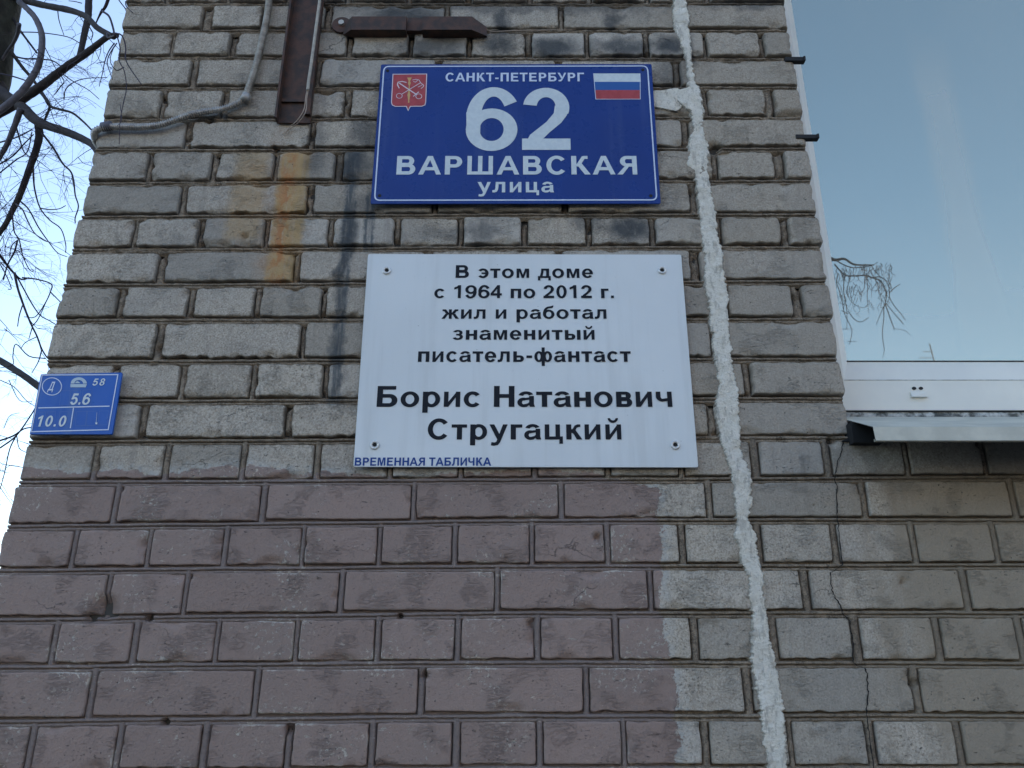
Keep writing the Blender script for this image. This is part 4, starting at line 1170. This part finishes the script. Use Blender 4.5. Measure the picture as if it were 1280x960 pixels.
# resample evenly, four rings to a rib
acc = [0]
for a, b in zip(sp_[:-1], sp_[1:]): acc.append(acc[-1] + (b - a).length)
tot = acc[-1]; n = int(tot / .0012)
xs = np.linspace(0, tot, n)
PX = [np.interp(xs, acc, [p[i] for p in sp_]) for i in range(3)]
pts = [Vector((PX[0][i], PX[1][i], PX[2][i])) for i in range(n)]
rad = [.0062 + .0016 * math.cos(2 * PI * i / 4.0) for i in range(n)]
m = MB(); m.tube(pts, rad, 12); m.build('corrugated_hose', M['conduit'], con, True)
c = at(306, 123, -.011)
m = MB()
d1 = Vector((.3, 0, .95)).normalized()
m.tube([c - d1 * .008 + Vector((.002, -.001, 0)), c + d1 * .008 + Vector((.002, -.001, 0))], .0098, 14); m.build('clamp', M['conduit'], con, True)
c = at(133, 158, -.011)
m = MB(); m.tube([c + Vector((-.009, .001, -.001)), c + Vector((.010, 0, .002))], .0096, 14); m.build('clamp', simple('dark_tape', (.10, .10, .13), .6), con, True)

cab = empty('electric_cable', at(385, 112, -.02))
tag(cab, 'pale sheathed cable hanging in front of the brown channel bar, ending in two thin wires', 'cable')
cy = -.030
m = MB(); m.tube(spline([at(x, y, cy) for x, y in ((403, -60), (400, -5), (397, 20), (393, 50), (389, 80), (386, 100), (384.5, 113))], 8), .0032, 10); m.build('cable_sheath', M['cable'], cab, True)
m = MB(); m.tube(spline([at(384, 112, cy), at(382, 122, cy), at(381, 132, cy), at(378, 141, cy), at(371, 151, -.022), at(362, 159, -.008), at(357, 166, -.003)], 8), .0009, 6); m.build('wire', M['wire'], cab, True)
m = MB(); m.tube(spline([at(385.5, 112, cy + .001), at(383.5, 122, cy), at(383, 134, cy), at(380.5, 143, cy), at(374, 152, -.020), at(366, 159, -.006), at(360, 163, -.003), at(352, 168, -.003)], 8), .0009, 6); m.build('wire', M['wire'], cab, True)

# ------------------------------------------------------------------ bare tree left of the corner
tree = empty('bare_tree', (-3.1, 1.6, 0))
tag(tree, 'leafless dark tree with drooping twigs beside the left corner of the wall', 'tree')
rt = random.Random(11)
twigs = MB()
SEEDS = []
def branch(px, w0, w1, Y0, Y1, mat='bark', n=6, name='branch', seeds=0.0, hook=None):
    pts = []
    for i, p in enumerate(px):
        t = i / (len(px) - 1)
        pts.append(at(p[0], p[1], Y0 + (Y1 - Y0) * t))
    sp = spline(pts, n)
    N = len(sp)
    sc = [(p - cam.location).length / F / 2 for p in sp]
    rad = [.88 * sc[i] * (w0 + (w1 - w0) * i / (N - 1)) * (1 + rt.uniform(-.05, .05)) for i in range(N)]
    if name == 'twig':
        twigs.tube(sp, rad, 5)
    else:
        m = MB(); m.tube(sp, rad, 10); m.build(name, M[mat], tree, True)
    if seeds:
        for i in range(1, N - 1):
            if rt.random() < seeds: SEEDS.append((sp[i], (sp[i + 1] - sp[i - 1]).normalized(), min(rad[i], .006)))
    return sp

TY = 1.55
# trunk: from the ground (out of the picture) to the upper left corner
t_top = at(30, -60, TY); t_in = at(0, 20, TY)
gp = [Vector((-3.15, TY + .05, 0)), Vector((-3.08, TY, 1.2)), Vector((-2.95, TY, 2.4)), Vector((-2.86, TY, 3.3)), at(-46, 130, TY), at(-20, 40, TY), at(0, -40, TY), at(30, -200, TY)]
m = MB(); sp = spline(gp, 8); m.tube(sp, [.19 - .09 * i / (len(sp) - 1) for i in range(len(sp))], 20); m.build('trunk', M['bark_trunk'], tree, True)
branch([(8, -6), (40, 3), (62, 8), (88, 13), (108, 21), (122, 35), (142, 46)], 7.5, 6.5, TY, 1.2, seeds=.15)
branch([(113, -30), (111, 0), (110, 22), (106, 40), (102, 60), (99, 72)], 8, 6.5, TY + .1, TY, seeds=.1)
branch([(146, 44), (135, 46), (120, 57), (106, 68), (88, 80), (72, 92), (50, 109), (30, 122), (8, 136), (-40, 160)], 6, 12, 1.2, TY - .1, seeds=.12)
branch([(24, 2), (36, 13), (45, 24), (52, 42), (52, 62), (48, 82), (38, 100), (24, 118), (0, 138), (-30, 156)], 6, 8, TY - .3, TY - .35, mat='bark_grey', seeds=.08)
branch([(-40, 95), (-8, 110), (12, 124), (30, 136), (42, 148), (56, 156), (80, 164), (104, 174), (118, 184), (128, 205)], 15, 7, TY, 1.1, seeds=.08)
branch([(48, 154), (49, 170), (45, 188), (40, 202), (33, 222), (24, 246), (16, 262), (6, 282), (-8, 300)], 9, 5.5, TY, 1.6, seeds=.5)
branch([(-12, 80), (2, 105), (12, 124)], 8, 6, TY, TY)
branch([(-40, 432), (0, 451), (18, 462), (36, 474), (60, 492), (90, 510)], 8, 8, 2.2, 1.6, seeds=.05)
branch([(26, 136), (18, 158), (8, 182), (-6, 205)], 7, 5, TY - .2, TY - .1, mat='bark_grey', seeds=.3)
branch([(48, 112), (56, 122), (62, 132), (72, 136), (90, 141), (104, 152), (114, 162)], 4, 2, TY, 1.2, seeds=.3)
branch([(24, 30), (22, 42), (16, 55), (8, 66), (-5, 88)], 4.5, 3, TY - .2, TY, mat='bark_grey')
branch([(0, -10), (20, 30), (28, 42), (40, 58), (46, 66)], 3, 2, TY, TY)
branch([(12, 62), (28, 84), (40, 98), (54, 118), (62, 132), (56, 150)], 4, 2.6, TY, TY, seeds=.25)
TW = [
 ([(52, 166), (66, 184), (78, 204), (88, 214), (92, 226), (94, 244), (98, 258), (94, 272), (94, 279)], 2.6, 1.3), ([(41, 200), (42, 225), (44, 240), (50, 260), (62, 275), (76, 286), (82, 305), (82, 316)], 2.2, 1),
 ([(20, 255), (28, 262), (34, 275), (42, 290), (54, 300), (64, 303)], 2, 1), ([(26, 252), (36, 262), (48, 284), (62, 304), (72, 316), (84, 321)], 2, .9), ([(50, 260), (62, 262), (74, 261), (82, 257)], 1.6, 1),
 ([(-6, 312), (4, 325), (14, 338), (26, 349), (36, 347)], 4, 1.5), ([(28, 347), (46, 349), (64, 355), (63, 365), (56, 380), (44, 396), (30, 396)], 2, 1), ([(63, 365), (76, 378)], 1.6, 1.2),
 ([(18, 341), (22, 360), (28, 378), (34, 394), (40, 408), (46, 420), (52, 436), (59, 447), (66, 452)], 3, 1.6), ([(19, 342), (30, 362), (40, 380), (50, 394), (62, 401), (72, 407)], 1.9, 1.1),
 ([(28, 382), (24, 395), (22, 408)], 1.5, 1.1), ([(40, 408), (48, 398), (60, 372)], 1.4, 1), ([(40, 410), (36, 424)], 1.4, .9), ([(46, 421), (32, 428), (26, 436)], 1.2, .8), ([(57, 448), (36, 445), (20, 430), (16, 445), (16, 456), (0, 460)], 1.6, .9),
 ([(52, 438), (48, 452), (40, 466)], 1.6, .9), ([(15, 258), (16, 275), (18, 290), (24, 300), (28, 318), (36, 336), (42, 340)], 1.9, 1), ([(22, 298), (40, 303)], 1.3, .9), ([(22, 300), (14, 308), (12, 322)], 1.3, .9),
 ([(22, 300), (18, 315), (10, 330), (4, 350)], 2.2, 1.6), ([(0, 330), (8, 345), (14, 360), (10, 362)], 1.4, .8), ([(0, 178), (20, 172), (40, 162)], 2, 1.5), ([(0, 205), (16, 195), (30, 180), (42, 168)], 2, 1.2),
 ([(-5, 220), (20, 200), (34, 190), (40, 165)], 1.7, 1.2), ([(18, 150), (24, 172), (30, 190), (38, 198), (34, 214)], 2, 1.2), ([(0, 92), (18, 96), (36, 102)], 2, 1.5), ([(0, 60), (24, 72), (50, 74), (66, 76), (78, 84)], 2, 1.3),
 ([(24, 40), (52, 41), (84, 46), (100, 54)], 1.3, 1), ([(72, 12), (74, 26), (80, 44)], 1.3, .8), ([(78, 92), (92, 102), (110, 112), (124, 124)], 1.5, .8), ([(80, 124), (82, 112), (92, 103), (108, 98), (134, 97)], 1.4, .9),
 ([(76, 94), (80, 102), (74, 110), (68, 118)], 1.3, .8), ([(128, 12), (122, 24), (118, 34)], 3, 1), ([(137, -6), (132, 8), (126, 16)], 4, 3), ([(146, -5), (150, 2), (160, 14), (166, 16)], 1.6, 1),
 ([(112, 34), (116, 42), (114, 50)], 1.5, 1), ([(102, 4), (94, 2), (86, 1)], 1.2, .8), ([(0, 560), (20, 545), (38, 520), (44, 510)], 2, 1.5), ([(-4, 552), (16, 545), (30, 536), (44, 534)], 2.4, 1.4), ([(21, 545), (24, 560), (34, 566)], 1.2, .8),
 ([(20, 545), (12, 562), (6, 590), (0, 612)], 1.7, .9), ([(11, 475), (24, 500), (40, 502)], 1, .7), ([(0, 475), (18, 484), (32, 500), (44, 508)], 1.1, .8), ([(5, 535), (12, 520), (24, 516)], .9, .6)]
for px, a, b in TW:
    y0 = TY + rt.uniform(-.35, .5)
    branch(px, a, b, y0, y0 + rt.uniform(-.2, .2), n=4, name='twig', seeds=.22 if len(px) > 3 else .1)
# twigs that hang in front of the wall
for px, a, b in [([(146, 44), (150, 60), (149, 76), (155, 88), (158, 110), (154, 130), (150, 152), (149, 180)], 1.6, .8), ([(143, 42), (152, 44), (157, 58), (157, 74), (163, 86), (170, 96), (177, 106)], 2.0, 1.1),
                 ([(128, 14), (136, 20), (141, 34), (143, 44)], 2.6, 2.4), ([(146, 54), (138, 66), (134, 78), (138, 92), (141, 100)], 1.5, .8), ([(143, 54), (136, 64), (131, 77), (128, 92), (124, 108)], 1.6, .8), ([(131, 77), (121, 79)], 1.2, .8),
                 ([(155, 84), (146, 88), (139, 80), (138, 72), (142, 60)], 1.3, .8), ([(150, 130), (152, 150), (146, 158)], 1, .6), ([(157, 2), (158, 8), (166, 16)], 1.6, 1.1)]:
    branch(px, a, b, -.10, -.16, n=4, name='twig')
twigs.tube(spline([at(140, 46, 1.22), at(141, 44, .8) + Vector((-.02, 0, .01)), at(142, 43, .3) + Vector((-.015, 0, -.01)), at(145, 43, -.10)], 6), [.0024 - .0009 * i / 18 for i in range(19)], 5)
# fine drooping growth
def grow(p, d, r, depth, length):
    n = 5; pts = [p]; q = p.copy(); dd = d.copy()
    for i in range(n):
        dd = (dd + Vector((rt.gauss(0, .15), rt.gauss(0, .15), rt.gauss(0, .15) - .05))).normalized()
        q = q + dd * length / n; pts.append(q.copy())
    # keep the fine growth off the wall face
    if any(abs(v.x - LX) < .05 and v.y < .3 for v in pts): return
    twigs.tube(pts, [r * (1 - .65 * i / n) for i in range(n + 1)], 4, False)
    if depth > 0:
        for i in range(rt.choice((1, 2, 2, 3))):
            k = rt.randint(1, n - 1)
            s = rt.choice((-1, 1))
            nd = (pts[k + 1] - pts[k]).normalized()
            side = Vector((rt.uniform(.4, 1) * s, rt.uniform(-.6, .6), rt.uniform(-.5, .7)))
            grow(pts[k], (nd * .6 + side * .8).normalized(), r * .7, depth - 1, length * rt.uniform(.45, .8))
for p, d, r in SEEDS:
    side = Vector((rt.uniform(-1, 1), rt.uniform(-.7, .7), rt.uniform(-1, .6)))
    grow(p, (d * .4 + side).normalized(), min(r * .38, .0019), 3, rt.uniform(.12, .34)) if rt.random() < .5 else None
for i in range(26):                         # far fine crown filling the left margin
    pxx, pyy = rt.choice(((rt.uniform(-30, 60), rt.uniform(130, 300)), (rt.uniform(-30, 25), rt.uniform(180, 420)), (rt.uniform(-40, 5), rt.uniform(540, 680))))
    p = at(pxx, pyy, rt.uniform(1.6, 3.2))
    grow(p, Vector((rt.uniform(-.3, 1), 0, rt.uniform(-1, .6))).normalized(), .0021, 3, rt.uniform(.15, .4))
tw = twigs.build('twigs', M['twig'], tree, True); tw['kind'] = 'stuff'

# ------------------------------------------------------------------ across the street, seen only as reflections in the pane
YG = WY + .013
def refl(px, py, Yv):
    p = at(px, py, Yv); return Vector((p.x, 2 * YG - p.y, p.z))
t2 = empty('street_tree', (.35, -3.9, 0))
tag(t2, 'bare hanging branch of the tree mirrored in the window pane', 'tree')
rt = random.Random(4)
m = MB(); sp = spline([Vector((.30, -3.9, 0)), Vector((.34, -3.9, 2.0)), Vector((.30, -3.88, 3.6)), Vector((.42, -3.85, 5.2)), Vector((.5, -3.9, 7.5))], 8)
m.tube(sp, [.12 - .09 * i / (len(sp) - 1) for i in range(len(sp))], 12); m.build('trunk', M['bark_trunk'], t2, True)
YV = 4.0
def rb(m, pts, w0, w1):
    P = [refl(*((px_, py_) + (YV + rt.uniform(-.15, .15),))) for px_, py_ in pts]
    s_ = spline(P, 4); N = len(s_)
    m.tube(s_, [(w0 + (w1 - w0) * i / (N - 1)) * 5.8 / F / 2 for i in range(N)], 5)
m = MB()
s_ = [Vector((.31, -3.88, 4.2)), refl(960, 300, YV), refl(1030, 320, YV), refl(1044, 324, YV), refl(1056, 323, YV), refl(1068, 330, YV), refl(1090, 333, YV)]
sp = spline(s_, 6); m.tube(sp, [.016 - .011 * i / (len(sp) - 1) for i in range(len(sp))], 6); m.build('branch', M['bark'], t2, True)
m = MB()
def q(u, v): return (1030 + u / 6.4, 310 + v / 6.4)
for pts, a, b in [([(80, 85), (160, 125), (230, 150), (300, 155), (370, 150), (410, 125)], 1.5, 1), ([(85, 120), (130, 165), (180, 205), (260, 215), (320, 218), (380, 238), (450, 265), (480, 310), (500, 360), (498, 410), (485, 480), (490, 560), (485, 640), (485, 720), (492, 820)], 2, .9),
                  ([(380, 238), (440, 240), (490, 265), (515, 310), (525, 350)], 1.3, .8), ([(525, 350), (560, 315), (595, 295)], 1.4, .9), ([(520, 330), (530, 400), (575, 480), (610, 530), (640, 580)], 1.2, .7), ([(495, 450), (530, 540), (560, 610), (572, 650)], 1.4, .9),
                  ([(500, 440), (545, 500), (600, 570), (630, 610)], 1.1, .7), ([(480, 470), (460, 530), (435, 600)], 1.1, .7), ([(180, 200), (165, 280), (165, 350), (175, 430), (180, 520), (175, 640)], 1.3, .7), ([(120, 190), (105, 260), (130, 340), (150, 440), (160, 520), (215, 640), (215, 700), (205, 770)], 1.3, .8),
                  ([(220, 215), (200, 300), (200, 380), (240, 440), (320, 470), (360, 440)], 1, .6), ([(190, 500), (240, 560), (300, 580), (370, 545)], 1.2, .9), ([(330, 220), (330, 300), (310, 350), (300, 410)], 1, .6), ([(340, 220), (355, 300), (350, 380), (358, 450), (370, 520)], 1, .6),
                  ([(400, 240), (430, 290), (440, 350), (460, 400), (460, 480)], 1.1, .6), ([(365, 150), (400, 200), (440, 235)], 1.1, .8), ([(240, 150), (240, 215)], .9, .7), ([(320, 150), (320, 215)], .9, .7), ([(145, 640), (230, 640)], .9, .6), ([(185, 740), (270, 750)], .8, .5),
                  ([(140, 500), (190, 520)], 1, .8), ([(130, 440), (190, 460)], .9, .6), ([(405, 150), (400, 215)], .9, .6), ([(440, 180), (455, 230)], .8, .5), ([(570, 640), (640, 660), (680, 700)], .7, .4), ([(492, 820), (470, 890)], .8, .4), ([(380, 430), (410, 490)], .8, .5)]:
    rb(m, [q(*p) for p in pts], a, b)
for i in range(150):
    u, v = rt.uniform(90, 540), 130 + 330 * rt.random() ** 1.5
    pts = [(u, v), (u + rt.uniform(-25, 25), v + rt.uniform(20, 50)), (u + rt.uniform(-45, 45), v + rt.uniform(40, 95))]
    if 380 < u < 450 and v > 350: continue
    rb(m, [q(*p) for p in pts], .7, .35)
o = m.build('twigs', M['twig'], t2, True); o['kind'] = 'stuff'

hb = empty('apartment_block', (15, -46, 0))
tag(hb, 'pale apartment block across the street with a roof aerial mirrored low in the pane', 'building')
ZR = 16.6
m = MB(); m.box(-22, -52, 0, 60, -40, ZR); m.build('facade', M['facade'], hb)
m = MB(); m.box(-22.3, -52.3, ZR + .002, 60.3, -39.7, ZR + .35); m.build('roof', M['roof'], hb)
wmesh = None
for fl_ in range(5):
    for i in range(24):
        if wmesh is None:
            mm = MB(); mm.box(-.8, 0, -.75, .8, .06, .75)
            o0 = mm.build('far_window', M['winglass'], None); wmesh = o0.data; o = o0
        else:
            o = bpy.data.objects.new('far_window', wmesh); C.objects.link(o)
        o.name = 'window_pane'
        o.parent = hb; o.location = Vector((-20 + i * 3.4, -40.02, 2.2 + fl_ * 3.2)) - Vector(hb.location)
ae = empty('roof_aerial', (refl(1172, 440, 40).x, -40.6, ZR + .35))
tag(ae, 'thin television aerial standing on the roof across the street, mirrored in the pane', 'aerial')
m = MB()
bx = refl(1176, 452, 40).x; ztop = refl(1176, 424, 40).z
m.tube([(bx, -40.6, ZR + .34), (bx - .1, -40.6, ztop)], .035, 6); m.build('mast', M['roof'], ae)
m = MB(); z_ = refl(1176, 434, 40).z; m.tube([(refl(1160, 434, 40).x, -40.6, z_), (bx, -40.6, z_)], .022, 5); m.tube([(refl(1158, 447, 40).x, -40.6, ztop - .9), (refl(1172, 447, 40).x, -40.6, ztop - .9)], .022, 5); m.build('boom', M['roof'], ae)
